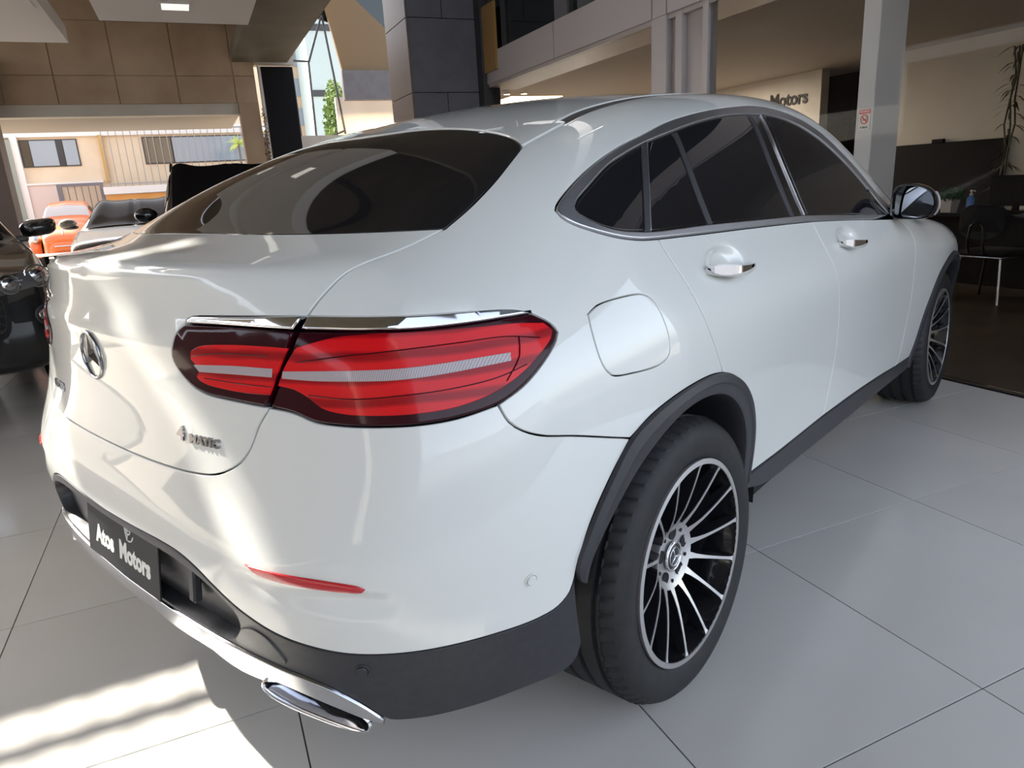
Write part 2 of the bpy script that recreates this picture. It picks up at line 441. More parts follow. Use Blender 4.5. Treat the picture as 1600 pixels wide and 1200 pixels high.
def twin(o, parent=None):
    """mirrored copy on the left side of the car"""
    me = o.data.copy(); me.transform(Matrix.Diagonal((1, -1, 1, 1))); me.flip_normals()
    c = bpy.data.objects.new(o.name.split('.')[0], me); return link(c, parent or o.parent)

# ------------------------------------------------------------------ the white coupe
car = tag(empty('car'), 'large white coupe SUV with dark tinted glass, filling the middle of the showroom', 'car')
# shared edge curves, right half
c_strip_out = [(-.012,-.576,1.434),(.10,-.556,1.46),(.24,-.541,1.487),(.48,-.518,1.52),(.8,-.503,1.55),(1.3,-.50,1.55),(1.5,-.53,1.53),(1.7,-.595,1.45),(1.95,-.68,1.30),(2.2,-.755,1.17),(2.38,-.79,1.09)]
c_strip_in = [(-.010,-.548,1.44),(.11,-.522,1.47),(.277,-.502,1.50),(.5,-.482,1.53),(.8,-.468,1.55),(1.3,-.465,1.55),(1.46,-.485,1.54)]
c_seam_up = [(-.012,-.576,1.434),(-.118,-.591,1.405),(-.21,-.6005,1.378)]
c_glass_r = [(-.21,-.6005,1.378),(-.276,-.625,1.35),(-.371,-.653,1.304),(-.456,-.667,1.263),(-.530,-.672,1.23)]
c_shut_up = [(-.530,-.672,1.23),(-.616,-.653,1.203),(-.683,-.636,1.187),(-.722,-.626,1.172),(-.754,-.621,1.15),(-.779,-.616,1.129),(-.799,-.611,1.108)]
c_chrome_o = [(-.799,-.611,1.108),(-.747,-.692,1.104),(-.693,-.761,1.102),(-.617,-.809,1.099),(-.545,-.837,1.093),(-.512,-.853,1.083)]
c_tip = [(-.512,-.853,1.083),(-.479,-.870,1.060),(-.470,-.879,1.043),(-.481,-.883,1.031),(-.525,-.889,1.003),(-.584,-.889,.973),(-.637,-.877,.952)]
c_lbot = [(-.637,-.877,.952),(-.702,-.845,.941),(-.752,-.805,.937),(-.794,-.756,.937),(-.828,-.697,.938),(-.848,-.655,.942),(-.862,-.615,.955),(-.879,-.566,.961)]
c_seamB = [(-.637,-.877,.952),(-.626,-.889,.921),(-.605,-.901,.901),(-.565,-.912,.882),(-.488,-.925,.859),(-.327,-.939,.806)]
c_fl1 = [(-.327,-.939,.806),(-.245,-.94,.831),(-.143,-.94,.845),(-.028,-.938,.849),(.05,-.935,.845),(.103,-.934,.836)]
c_fl2 = [(.103,-.934,.836),(.165,-.934,.815),(.23,-.932,.778),(.291,-.928,.718),(.336,-.921,.632),(.350,-.913,.555),(.343,-.908,.476)]
c_fl0 = [(-.327,-.939,.806),(-.4,-.938,.748),(-.468,-.935,.675),(-.503,-.929,.606)]
c_R = [(-.040,-.838,1.166),(-.032,-.852,1.138),(-.015,-.872,1.098),(.012,-.902,1.031),(.047,-.926,.944),(.103,-.934,.836)]
c_B = [(.958,-.841,1.129),(.967,-.886,1.038),(1.005,-.914,.951),(1.058,-.915,.812),(1.080,-.906,.647),(1.045,-.899,.503),(1.02,-.899,.452)]
c_A = [(1.985,-.863,1.061),(2.10,-.892,.985),(2.14,-.914,.83),(2.15,-.906,.62),(2.085,-.898,.43),(2.03,-.897,.395)]
c_dlo_top = [(-.311,-.763,1.247),(-.300,-.757,1.256),(-.244,-.742,1.282),(-.123,-.719,1.328),(.018,-.699,1.370),(.158,-.685,1.402),(.30,-.668,1.434),(.515,-.651,1.466),(.754,-.639,1.490),(.95,-.632,1.497),(1.13,-.651,1.486),(1.269,-.679,1.457),(1.385,-.709,1.413),(1.498,-.744,1.355),(1.633,-.774,1.284),(1.758,-.80,1.211),(1.888,-.821,1.142),(1.962,-.845,1.085)]
c_dlo_b1 = [(-.311,-.763,1.247),(-.309,-.775,1.233),(-.29,-.79,1.217),(-.25,-.81,1.201),(-.186,-.826,1.183),(-.113,-.835,1.171),(-.040,-.838,1.166)]
c_dlo_b2 = [(-.040,-.838,1.166),(.148,-.84,1.159),(.431,-.839,1.149),(.70,-.839,1.139),(.958,-.841,1.129)]
c_dlo_b3 = [(.958,-.841,1.129),(1.3,-.846,1.108),(1.63,-.855,1.085),(1.962,-.845,1.085)]
c_dlo_b3b = [(.958,-.841,1.129),(1.3,-.846,1.108),(1.63,-.855,1.085),(1.985,-.863,1.061)]
c_door_b1 = [(.343,-.908,.476),(.56,-.90,.462),(.73,-.899,.456),(1.02,-.899,.452)]
c_door_b2 = [(1.02,-.899,.452),(1.36,-.899,.44),(1.7,-.898,.42),(2.03,-.897,.395)]
c_wind_s = [(1.46,-.485,1.54),(1.5,-.50,1.53),(1.7,-.565,1.45),(1.95,-.655,1.3),(2.2,-.73,1.17),(2.40,-.775,1.08)]
rv = lambda c: c[::-1]
# windows and doors
white = M['white']
panel('side_panel', [[c_strip_out, [(2.38,-.79,1.09),(2.2,-.83,1.08),(1.985,-.863,1.061)], [(1.985,-.863,1.061),(1.962,-.845,1.085)], rv(c_dlo_top), c_dlo_b1, c_R, rv(c_fl1), rv(c_seamB), rv(c_tip), rv(c_chrome_o), rv(c_shut_up), rv(c_glass_r), rv(c_seam_up)],
                     [[(-.376,-.88,1.058),(-.345,-.88,1.070),(-.27,-.88,1.073),(-.19,-.887,1.068),(-.160,-.893,1.052),(-.147,-.905,1.02),(-.143,-.924,.965),(-.153,-.93,.940),(-.188,-.932,.927),(-.30,-.93,.932),(-.365,-.923,.944),(-.384,-.916,.968),(-.386,-.896,1.026),(-.376,-.88,1.058)]]], white, car)
panel('fuel_flap', [[[(-.376,-.88,1.058),(-.345,-.88,1.070),(-.27,-.88,1.073),(-.19,-.887,1.068),(-.160,-.893,1.052),(-.147,-.905,1.02),(-.143,-.924,.965),(-.153,-.93,.940),(-.188,-.932,.927),(-.30,-.93,.932),(-.365,-.923,.944),(-.384,-.916,.968),(-.386,-.896,1.026),(-.376,-.88,1.058)]]], white, car, both=False, inset=.0012)
for nm_, lp, c_, d_ in (('rear_door', [c_dlo_b2, c_B, rv(c_door_b1), rv(c_fl2), rv(c_R)], CUPS[0], 0), ('front_door', [c_dlo_b3b, c_A, rv(c_door_b2), rv(c_B)], CUPS[1], 1)):
    panel(nm_, [lp], white, car, fine=[((c_[0], -.87, c_[1]), .13, .008)])
panel('front_fender', [[c_A, [(2.03,-.897,.395),(2.293,-.898,.381)], [(2.293,-.898,.381),(2.365,-.904,.45),(2.46,-.92,.60),(2.60,-.929,.735),(2.76,-.929,.80),(2.9,-.928,.825),(3.05,-.928,.805),(3.2,-.92,.72),(3.30,-.90,.60)], [(3.30,-.90,.60),(3.38,-.80,.72),(3.42,-.70,.82)], [(3.42,-.70,.82),(3.1,-.75,.93),(2.7,-.79,1.02),(2.38,-.79,1.09)], [(2.38,-.79,1.09),(2.2,-.83,1.08),(1.985,-.863,1.061)]]], white, car, sp=.04)
# roof, windscreen, bonnet: right half joined to its mirror image
panel('roof', [[[(-.030,0,1.48),(-.026,-.25,1.475),(-.020,-.40,1.465),(-.010,-.548,1.44)], c_strip_in, [(1.46,-.485,1.54),(1.52,-.25,1.55),(1.54,0,1.56)], [(1.54,0,1.56),(.8,0,1.58),(-.030,0,1.48)]]], white, car, dom='top', join=True, sp=.04)
panel('roof_strip', [[c_strip_in, [(1.46,-.485,1.54),(1.5,-.53,1.53)], rv(c_strip_out[:7]), [(-.012,-.576,1.434),(-.010,-.548,1.44)]]], M['clad'], car, dom='top', off=-.003, inset=.001, sp=.03)
panel('windscreen', [[[(1.54,0,1.56),(1.52,-.25,1.55),(1.46,-.485,1.54)], c_wind_s, [(2.40,-.775,1.08),(2.55,-.5,1.15),(2.62,-.25,1.18),(2.64,0,1.18)], [(2.64,0,1.18),(2.1,0,1.45),(1.54,0,1.56)]]], M['glass'], car, dom='top', join=True, off=-.002, sp=.05)
panel('bonnet', [[[(2.64,0,1.18),(2.62,-.25,1.18),(2.55,-.5,1.15),(2.40,-.775,1.08)], [(2.40,-.775,1.08),(2.7,-.775,1.02),(3.1,-.735,.93),(3.40,-.66,.84)], [(3.40,-.66,.84),(3.5,-.35,.86),(3.53,0,.87)], [(3.53,0,.87),(3.1,0,1.05),(2.64,0,1.18)]]], white, car, dom='top', join=True, sp=.05)
# tailgate: spoiler frame over the glass, glass, lid
c_gt = [(-.038,0,1.48),(-.034,-.25,1.475),(-.026,-.40,1.465),(-.016,-.545,1.44),(-.012,-.576,1.434)]
c_gl = [(-.180,0,1.443),(-.172,-.10,1.444),(-.152,-.205,1.447),(-.146,-.324,1.44),(-.152,-.419,1.428),(-.167,-.505,1.412),(-.186,-.56,1.396),(-.21,-.6005,1.378)]
c_gb = [(-.700,0,1.234),(-.697,-.10,1.234),(-.688,-.232,1.233),(-.658,-.384,1.231),(-.613,-.523,1.230),(-.57,-.62,1.23),(-.530,-.672,1.23)]
panel('roof_spoiler', [[c_gt, c_seam_up, rv(c_gl), [(-.180,0,1.443),(-.1,0,1.46),(-.038,0,1.48)]]], white, car, dom='top', join=True, off=.003)
panel('rear_window', [[c_gl, c_glass_r, rv(c_gb), [(-.700,0,1.234),(-.4,0,1.36),(-.180,0,1.443)]]], M['glass'], car, dom='top', join=True, sp=.035, inset=.0025)
c_notch = [(-.884,-.381,1.105),(-.889,-.366,1.100),(-.893,-.362,1.090),(-.900,-.349,1.072),(-.917,-.333,1.035),(-.923,-.345,1.013),(-.924,-.382,.986),(-.917,-.419,.973),(-.902,-.484,.967),(-.879,-.566,.961)]
c_ctop = [(-.799,-.611,1.108),(-.841,-.524,1.108),(-.884,-.381,1.105)]
c_shut_lo = [(-.879,-.566,.961),(-.888,-.542,.926),(-.897,-.524,.887),(-.908,-.502,.859),(-.919,-.472,.840),(-.930,-.434,.826),(-.941,-.373,.819),(-.950,-.291,.816),(-.958,-.163,.815),(-.961,0,.815)]
panel('tailgate', [[c_gb, c_shut_up, c_ctop, c_notch, c_shut_lo, [(-.961,0,.815),(-.955,0,.95),(-.94,0,1.1),(-.93,0,1.19),(-.9,0,1.206),(-.8,0,1.22),(-.700,0,1.234)]]], white, car, join=True, sp=.022)
# rear bumper
c_blow = [(-.508,-.927,.585),(-.520,-.923,.556),(-.548,-.915,.536),(-.591,-.903,.529),(-.678,-.868,.529),(-.736,-.835,.529),(-.787,-.798,.529),(-.833,-.755,.531),(-.874,-.708,.535),(-.908,-.654,.545),(-.936,-.588,.560),(-.950,-.536,.576),(-.959,-.49,.595),(-.969,-.437,.624),(-.974,-.395,.645),(-.979,-.345,.659),(-.983,-.27,.664),(-.987,-.115,.660),(-.988,0,.657)]
panel('rear_bumper', [[rv(c_shut_lo), rv(c_lbot), c_seamB, c_fl0, [(-.503,-.929,.606),(-.508,-.927,.585)], c_blow, [(-.988,0,.657),(-.975,0,.74),(-.961,0,.815)]]], white, car, join=True, sp=.024, fine=[((-.905,-.66,.668), .19, .009)])
# dark lower cladding with the number plate recess
c_rec = [(-.982,0,.640),(-.981,-.20,.642),(-.979,-.32,.638),(-.973,-.40,.622),(-.966,-.452,.598),(-.958,-.486,.570),(-.957,-.488,.550),(-.958,-.455,.508),(-.960,-.42,.500),(-.966,-.35,.503),(-.970,-.237,.500),(-.973,-.12,.498),(-.974,0,.498)]
c_clow = [(-.974,0,.484),(-.973,-.15,.488),(-.966,-.30,.490),(-.955,-.43,.490),(-.940,-.535,.485),(-.915,-.61,.475),(-.890,-.66,.455),(-.858,-.70,.418),(-.830,-.722,.380),(-.822,-.73,.372),(-.781,-.769,.368),(-.729,-.811,.370),(-.648,-.859,.374),(-.602,-.879,.374),(-.513,-.904,.371),(-.492,-.911,.384),(-.478,-.915,.42)]
panel('bumper_cladding', [[rv(c_blow), [(-.508,-.927,.585),(-.497,-.92,.52),(-.478,-.915,.42)], rv(c_clow), [(-.974,0,.484),(-.974,0,.498)], rv(c_rec), [(-.982,0,.640),(-.988,0,.657)]]], M['clad'], car, join=True, sp=.03, deep=.035)
panel('plate_recess', [[c_rec, [(-.974,0,.498),(-.980,0,.57),(-.982,0,.640)]]], M['clad'], car, join=True, off=-.030, inset=-.003, sp=.04)
c_trim_lo = [(-.968,0,.440),(-.964,-.20,.443),(-.957,-.36,.447),(-.942,-.50,.447),(-.915,-.595,.438),(-.884,-.658,.412),(-.844,-.706,.378),(-.829,-.722,.370)]
panel('bumper_trim', [[c_clow[:9], [(-.830,-.722,.380),(-.829,-.722,.370)], rv(c_trim_lo), [(-.968,0,.440),(-.974,0,.484)]]], M['brushed'], car, join=True, off=.006, deep=.03, inset=.0)
panel('lower_valance', [[[(-.968,0,.436),(-.962,-.20,.439),(-.952,-.36,.443),(-.940,-.49,.440)], [(-.940,-.49,.444),(-.93,-.50,.40),(-.93,-.48,.385)], [(-.93,-.48,.385),(-.94,-.36,.375),(-.95,-.2,.40),(-.955,0,.40)], [(-.955,0,.40),(-.968,0,.436)]]], M['brushed'], car, join=True, off=-.02)
# tow cover, reflectors, parking sensors
panel('tow_cover', [[[(-.954,-.491,.545),(-.950,-.520,.556),(-.942,-.557,.548),(-.934,-.582,.520),(-.929,-.592,.499),(-.929,-.586,.492),(-.945,-.52,.493),(-.953,-.475,.494),(-.956,-.462,.500),(-.955,-.470,.520),(-.954,-.491,.545)]]], M['clad'], car, both=False, off=.0025, inset=.0015)
panel('rear_reflector', [[[(-.951,-.540,.693),(-.937,-.60,.6935),(-.90,-.694,.691),(-.864,-.748,.680),(-.855,-.757,.673),(-.859,-.752,.6665),(-.901,-.693,.6715),(-.935,-.613,.6765),(-.947,-.565,.6805),(-.951,-.540,.693)]]], M['red'], car, off=.004, deep=.006)
def pane(name, pts, m, **k): return panel(name, [[pts]] if isinstance(pts[0][0], (int, float)) else [pts], m, car, **k)
for (cx, cy, cz, m_) in ((-.61,-.905,.62,white), (-.859,-.719,.498,M['clad'])):
    c = onbody(np.array([[cx, cy, cz]])); n = grad(c)[0]; q = Vector(n).to_track_quat('Z', 'Y').to_matrix().to_4x4()
    for nm_, pr, mm in (('parking_sensor', [(0,.0045),(.0085,.0045),(.0098,.003),(.0102,-.003)], m_), ('sensor_ring', [(.0112,-.003),(.0112,.0018),(.0135,.0018),(.0142,.0005),(.0142,-.003)], m_)):
        o = lathe(nm_, pr, mm, car, n=28, axis='Z'); o.data.transform(Matrix.Translation(Vector(c[0]))@q); twin(o)

# side glass: black base, panes, bright surround, pillars
g_top = [(-.256,-.773,1.240),(-.254,-.77,1.249),(-.238,-.765,1.261),(-.171,-.751,1.289),(-.062,-.728,1.329),(.031,-.717,1.355),(.114,-.709,1.375),(.272,-.698,1.405),(.451,-.684,1.434),(.619,-.675,1.455),(.824,-.671,1.468),(.95,-.672,1.469),(1.074,-.682,1.459),(1.204,-.703,1.432),(1.323,-.728,1.392),(1.459,-.757,1.330),(1.587,-.782,1.263),(1.70,-.80,1.195),(1.80,-.83,1.13),(1.86,-.845,1.088)]
g_bot = [(-.256,-.773,1.240),(-.252,-.78,1.231),(-.226,-.80,1.214),(-.175,-.819,1.198),(-.115,-.826,1.190),(-.052,-.83,1.185),(.218,-.83,1.178),(.5,-.831,1.168),(.798,-.831,1.157),(.95,-.831,1.150),(1.3,-.838,1.128),(1.668,-.846,1.102),(1.86,-.845,1.088)]
panel('window_trim', [[c_dlo_top, rv(c_dlo_b3), rv(c_dlo_b2), rv(c_dlo_b1)], loop([g_top, rv(g_bot)])], M['alu'], car, off=.0035, inset=.0025, sp=.03, round_=.003)
panel('window_surround', [loop([g_top, rv(g_bot)])], M['pblack'], car, off=-.003, inset=-.004, sp=.04)
def topz(x): return np.interp(x, [p[0] for p in g_top], [p[2] for p in g_top])
def botz(x): return np.interp(x, [p[0] for p in g_bot], [p[2] for p in g_bot])
def gedge(c, x0, x1):
    a = np.array(c); s = crom(c, .03); k = (s[:, 0] > x0+.01) & (s[:, 0] < x1-.01)
    e = lambda x: [x, np.interp(x, a[:, 0], a[:, 1]), np.interp(x, a[:, 0], a[:, 2])]
    return np.vstack([e(x0), s[k], e(x1)]).tolist()
pl1 = [(.151,-.691,1.395),(.074,-.738,1.338),(.018,-.774,1.285),(-.027,-.802,1.234),(-.067,-.828,1.185)]
pl2 = [(.29,-.70,1.404),(.254,-.746,1.345),(.239,-.779,1.289),(.235,-.805,1.233),(.235,-.831,1.177)]
pl3 = [(.818,-.676,1.464),(.768,-.739,1.384),(.764,-.775,1.309),(.780,-.804,1.233),(.805,-.832,1.155)]
pl4 = [(.914,-.672,1.471),(.860,-.737,1.388),(.858,-.774,1.311),(.878,-.803,1.232),(.909,-.831,1.152)]
def sh(c, d): return [(x+d, y, z) for x, y, z in c]
def onedge(c, x): return [x, float(np.interp(x, [p[0] for p in c], [p[1] for p in c])), float(np.interp(x, [p[0] for p in c], [p[2] for p in c]))]
def glass_pane(name, front, rear):
    r = sh(rear, .013) if rear else None; f = sh(front, -.013)
    xt0, xb0 = r[0][0], r[-1][0]; xt1, xb1 = f[0][0], f[-1][0]
    t = gedge(g_top, xt0, xt1); b = gedge(g_bot, xb0, xb1)
    panel(name, [[t, [t[-1]]+f[1:-1]+[b[-1]], b[::-1], [b[0]]+r[1:-1][::-1]+[t[0]]]], M['glass'], car, off=-.0015, inset=.003, sp=.04)
s = crom(g_top, .03); f = sh(pl1, -.010); t = s[s[:, 0] < f[0][0]-.01].tolist()+[onedge(g_top, f[0][0])]; b_ = crom(g_bot, .03); b_ = b_[b_[:, 0] < f[-1][0]-.01].tolist()+[onedge(g_bot, f[-1][0])]
panel('quarter_window', [[t, [t[-1]]+f[1:-1]+[b_[-1]], b_[::-1]]], M['glass'], car, off=-.0015, inset=.003, sp=.04)
glass_pane('door_window', pl2, pl1); glass_pane('door_window', pl3, pl2)
fr_ = [(1.713,-.80,1.195),(1.73,-.82,1.15),(1.753,-.84,1.098)]; glass_pane('door_window', fr_, sh(pl4, .02))
def pillar(name, c, w, m, off=.001, rd=.0016):
    L, R = sh(c, -w/2), sh(c, w/2)
    panel(name, [[L, [L[-1], R[-1]], R[::-1], [R[0], L[0]]]], m, car, off=off, inset=0, sp=.03, round_=rd)
pillar('window_pillar', pl1, .024, M['clad']); pillar('window_pillar', pl2, .026, M['clad']); pillar('window_pillar', pl3, .030, M['clad'])
pillar('pillar_seam', sh(pl1, .013), .0035, M['alu'], .002, .0008); pillar('pillar_seam', pl4, .004, M['alu'], .002, .0008)
# mirror base sail
panel('mirror_sail', [[[(1.70,-.80,1.195),(1.80,-.83,1.13),(1.86,-.845,1.088)], [(1.86,-.845,1.088),(1.74,-.845,1.097),(1.70,-.80,1.195)]]], M['pblack'], car, off=.003, inset=0)

# tail lights: lens body in dark red with lamps, clear strip and a bright strip above
c_in_top = [(-.889,-.366,1.090),(-.862,-.47,1.090),(-.818,-.599,1.085)]
c_split_i = [(-.818,-.599,1.085),(-.853,-.585,1.027),(-.879,-.560,.962)]
c_split_o = [(-.814,-.607,1.085),(-.850,-.594,1.027),(-.875,-.570,.962)]
lens_in = loop([c_in_top, c_split_i, [(-.879,-.560,.962),(-.902,-.484,.968),(-.917,-.419,.974),(-.924,-.382,.987),(-.923,-.345,1.014),(-.917,-.335,1.035),(-.900,-.350,1.072),(-.889,-.366,1.090)]])
c_out_top = [(-.814,-.607,1.085),(-.758,-.702,1.083),(-.702,-.768,1.081),(-.626,-.816,1.081),(-.56,-.84,1.081),(-.511,-.853,1.081)]
lens_out = loop([c_out_top, [(-.511,-.853,1.081),(-.479,-.870,1.059),(-.471,-.879,1.043),(-.482,-.883,1.031),(-.525,-.889,1.004),(-.584,-.889,.974),(-.637,-.877,.953),(-.702,-.845,.942),(-.752,-.805,.938),(-.794,-.756,.938),(-.828,-.697,.939),(-.848,-.655,.943),(-.862,-.615,.956),(-.875,-.570,.962)], rv(c_split_o)])
lights = []
for nm_, lp in (('tail_light', lens_in), ('tail_light', lens_out)):
    n0 = len(COL.objects); o = panel(nm_, [lp], M['reddark'], car, off=.004, inset=.001, round_=.004, deep=.02, sp=.02); lights.append(o)
def D(az, z):
    """point on the body at a plan angle (degrees from the side) and height"""
    a = math.radians(az); o = np.array([X0, 0, z]); d = np.array([-math.sin(a), -math.cos(a), 0]); lo, hi = .05, 2.6
    for _ in range(26):
        m = .5*(lo+hi)
        if F((o+d*m)[None])[0] < 0: lo = m
        else: hi = m
    return (o+d*lo).tolist()

in_bright = [(-.901,-.392,1.047),(-.892,-.413,1.056),(-.874,-.472,1.061),(-.848,-.553,1.061),(-.832,-.596,1.059)]
in_br_e = [(-.832,-.596,1.059),(-.856,-.583,1.02),(-.872,-.571,.983)]
in_br_b = [(-.872,-.571,.983),(-.891,-.521,.984),(-.906,-.463,.988),(-.914,-.425,.993),(-.917,-.404,1.003),(-.910,-.412,1.019),(-.908,-.392,1.033),(-.901,-.392,1.047)]
panel('brake_lamp', [[in_bright, in_br_e, in_br_b]], M['redbright'], car, off=.0062, inset=0, round_=.0008, deep=.004, sp=.02)
panel('clear_strip', [[[(-.909,-.398,1.0245),(-.885,-.49,1.028),(-.859,-.574,1.027)], [(-.859,-.574,1.027),(-.864,-.574,1.013)], [(-.864,-.574,1.013),(-.890,-.495,1.014),(-.911,-.412,1.013)], [(-.911,-.412,1.013),(-.909,-.398,1.0245)]]], M['clear'], car, off=.0072, inset=0, round_=.0008, deep=.004, sp=.02)
ob_top = [(-.828,-.612,1.061),(-.785,-.667,1.074),(-.747,-.721,1.0775),(-.697,-.774,1.0765),(-.629,-.818,1.074),(-.558,-.848,1.070),(-.497,-.865,1.061)]
ob_r = [(-.497,-.865,1.061),(-.486,-.875,1.047),(-.497,-.879,1.035),(-.535,-.883,1.015),(-.576,-.883,.996),(-.633,-.872,.974),(-.698,-.842,.959),(-.749,-.803,.955),(-.791,-.755,.955),(-.822,-.705,.958),(-.836,-.668,.966),(-.845,-.645,.982),(-.854,-.618,.995),(-.866,-.588,1.000)]
panel('brake_lamp', [[ob_top, ob_r, [(-.866,-.588,1.000),(-.85,-.596,1.03),(-.828,-.612,1.061)]]], M['redbright'], car, off=.0062, inset=0, round_=.0008, deep=.004, sp=.02)
st_t = [(-.853,-.594,1.0235),(-.83,-.645,1.025),(-.797,-.707,1.026),(-.751,-.765,1.0255),(-.70,-.808,1.027),(-.632,-.846,1.0285),(-.588,-.864,1.028)]
st_b = [(-.593,-.869,1.015),(-.638,-.851,1.014),(-.70,-.818,1.011),(-.758,-.771,1.0085),(-.803,-.712,1.0095),(-.835,-.65,1.010),(-.858,-.594,1.012)]
panel('clear_strip', [[st_t, [st_t[-1], st_b[0]], st_b, [st_b[-1], st_t[0]]]], M['clear'], car, off=.0072, inset=0, round_=.0008, deep=.004, sp=.02)
# darker lamp seams and light guides inside the lens
def onlens(pts, off): 
    P = onbody(crom(pts, .015)); return P+grad(P)*off
for pts, r, m_ in (([(-.835,-.640,.985),(-.80,-.71,.980),(-.75,-.77,.982),(-.69,-.82,.985),(-.62,-.86,.992),(-.56,-.875,1.003)], .0009, 'reddark'),
                   ([(-.845,-.62,1.040),(-.80,-.69,1.048),(-.74,-.755,1.052),(-.66,-.815,1.054),(-.58,-.85,1.052),(-.52,-.872,1.040)], .0009, 'reddark'),
                   ([(-.905,-.40,1.040),(-.885,-.45,1.046),(-.85,-.56,1.046)], .0008, 'reddark'), ([(-.912,-.425,1.003),(-.89,-.50,.999),(-.87,-.575,.997)], .0008, 'reddark'),
                   ([(-.57,-.868,1.052),(-.575,-.872,1.02),(-.61,-.872,.985)], .0009, 'reddark')):
    twin(tube('lamp_seam', onlens(pts, .0072), r, M[m_], car, n=6))
# bright strip above the lamp
panel('light_trim', [[c_ctop[::-1], [(-.884,-.381,1.105)][:0]+[(-.884,-.381,1.105),(-.801,-.608,1.108)][1:] and [(-.801,-.608,1.108),(-.818,-.599,1.087)], [(-.818,-.599,1.087),(-.862,-.47,1.091),(-.889,-.366,1.091)], [(-.889,-.366,1.091),(-.888,-.370,1.100),(-.884,-.381,1.105)]]][:1] if False else [loop([[(-.884,-.381,1.105),(-.841,-.524,1.108),(-.801,-.606,1.108)], [(-.801,-.606,1.108),(-.818,-.599,1.087)], [(-.818,-.599,1.087),(-.862,-.47,1.091),(-.889,-.366,1.091)], [(-.889,-.366,1.091),(-.888,-.370,1.100),(-.884,-.381,1.105)]])], M['chrome'], car, off=.007, inset=.0006, round_=.004, deep=.02, sp=.02)
panel('light_trim', [[[(-.797,-.614,1.108)]+c_chrome_o[1:], [(-.512,-.853,1.083),(-.511,-.853,1.082)], rv(c_out_top)[:-1]+[(-.812,-.609,1.087)], [(-.812,-.609,1.087),(-.797,-.614,1.108)]]], M['chrome'], car, off=.007, inset=.0006, round_=.004, deep=.02, sp=.02)

# arch flares: a plastic lip from the white edge to the wheel opening
def flare(name, outer, inner, lip):
    O = crom(outer, .02); I = crom(inner, .02); V_ = []; prof = [(0,.000),(.04,.009),(.40,.013),(.50,.008),(.80,.008),(.95,.004),(1,-.006)]
    f = np.linspace(0, 1, len(O)); cum = np.r_[0, np.cumsum(np.linalg.norm(np.diff(I, axis=0), axis=1))]; cum /= cum[-1]
    co_ = np.r_[0, np.cumsum(np.linalg.norm(np.diff(O, axis=0), axis=1))]; co_ /= co_[-1]
    for p, t_ in zip(O, co_):
        q = np.array([np.interp(t_, cum, I[:, j]) for j in range(3)])
        L = np.array([p+(q-p)*t for t, h in prof]); B = onbody(L); N = grad(B); S = B+N*np.array([h for t, h in prof])[:, None]
        e = S[-1].copy(); e[1] += .02; e2 = S[-1].copy(); e2[1] = lip; V_.append(np.vstack([S, e, e2]))
    m_ = len(prof)+2; F_ = []
    for i in range(len(V_)-1):
        for j in range(m_-1): F_.append((i*m_+j, (i+1)*m_+j, (i+1)*m_+j+1, i*m_+j+1))
    o = from_py(name, np.vstack(V_), F_, M['clad'], car, angle=40); twin(o); return o
flare('arch_flare', [(-.500,-.926,.575),(-.506,-.928,.605),(-.468,-.935,.675),(-.4,-.938,.748),(-.327,-.939,.806),(-.245,-.94,.831),(-.143,-.94,.845),(-.028,-.938,.849),(.05,-.935,.845),(.103,-.934,.836),(.165,-.934,.815),(.23,-.932,.778),(.291,-.928,.718),(.336,-.921,.632),(.350,-.913,.555),(.343,-.908,.470)],
      [(-.468,-.92,.560),(-.450,-.92,.60),(-.385,-.925,.668),(-.31,-.93,.725),(-.235,-.93,.762),(-.14,-.93,.792),(-.05,-.93,.803),(.05,-.93,.795),(.13,-.93,.770),(.195,-.93,.727),(.25,-.925,.665),(.283,-.92,.59),(.294,-.91,.52),(.30,-.905,.45)], -.66)
flare('arch_flare', [(2.285,-.90,.33),(2.293,-.898,.381),(2.365,-.904,.45),(2.46,-.92,.60),(2.60,-.929,.735),(2.76,-.929,.80),(2.9,-.928,.825),(3.05,-.928,.805),(3.2,-.92,.72),(3.30,-.90,.60),(3.31,-.88,.45)],
      [(2.36,-.90,.30),(2.38,-.90,.38),(2.44,-.91,.48),(2.52,-.92,.60),(2.65,-.93,.705),(2.78,-.93,.76),(2.9,-.93,.775),(3.02,-.93,.755),(3.14,-.92,.67),(3.22,-.90,.56),(3.24,-.88,.42)], -.66)
# sills, inner shell, wheel housings, floor pan
panel('sill', [[[(.335,-.905,.475),(.56,-.90,.461),(1.02,-.899,.451),(1.5,-.899,.43),(2.03,-.897,.394),(2.30,-.898,.38)], [(2.30,-.898,.38),(2.30,-.898,.318)], [(2.30,-.898,.318),(1.67,-.89,.345),(.83,-.89,.375),(.50,-.89,.395),(.335,-.895,.440)], [(.335,-.895,.440),(.335,-.905,.475)]]], M['clad'], car, off=.004, inset=.001, deep=.03, sp=.05)
s_, t_ = np.meshgrid(np.linspace(-PI/2, 2.85, 90), np.linspace(-.42, 1.45, 40), indexing='ij')
P = from_dom(np.stack([s_.ravel(), t_.ravel()], 1)); P = P-grad(P)*.034; n2 = 40
fc = [(i*n2+j, (i+1)*n2+j, (i+1)*n2+j+1, i*n2+j+1) for i in range(89) for j in range(n2-1)]
def keep(q):
    c = P[list(q)].mean(0)
    return all(math.hypot(c[0]-wx, c[2]-.385) > .45 for wx in (0, 2.873)) and not (c[2] < .55 and c[0] < -.3)
fc = [q for q in fc if keep(q)]
P2 = np.vstack([P, P*[1, -1, 1]]); fc = fc+[tuple(i+len(P) for i in q[::-1]) for q in fc]
from_py('inner_shell', P2, fc, M['gap'], car)  # black backing added to keep the panel gaps dark
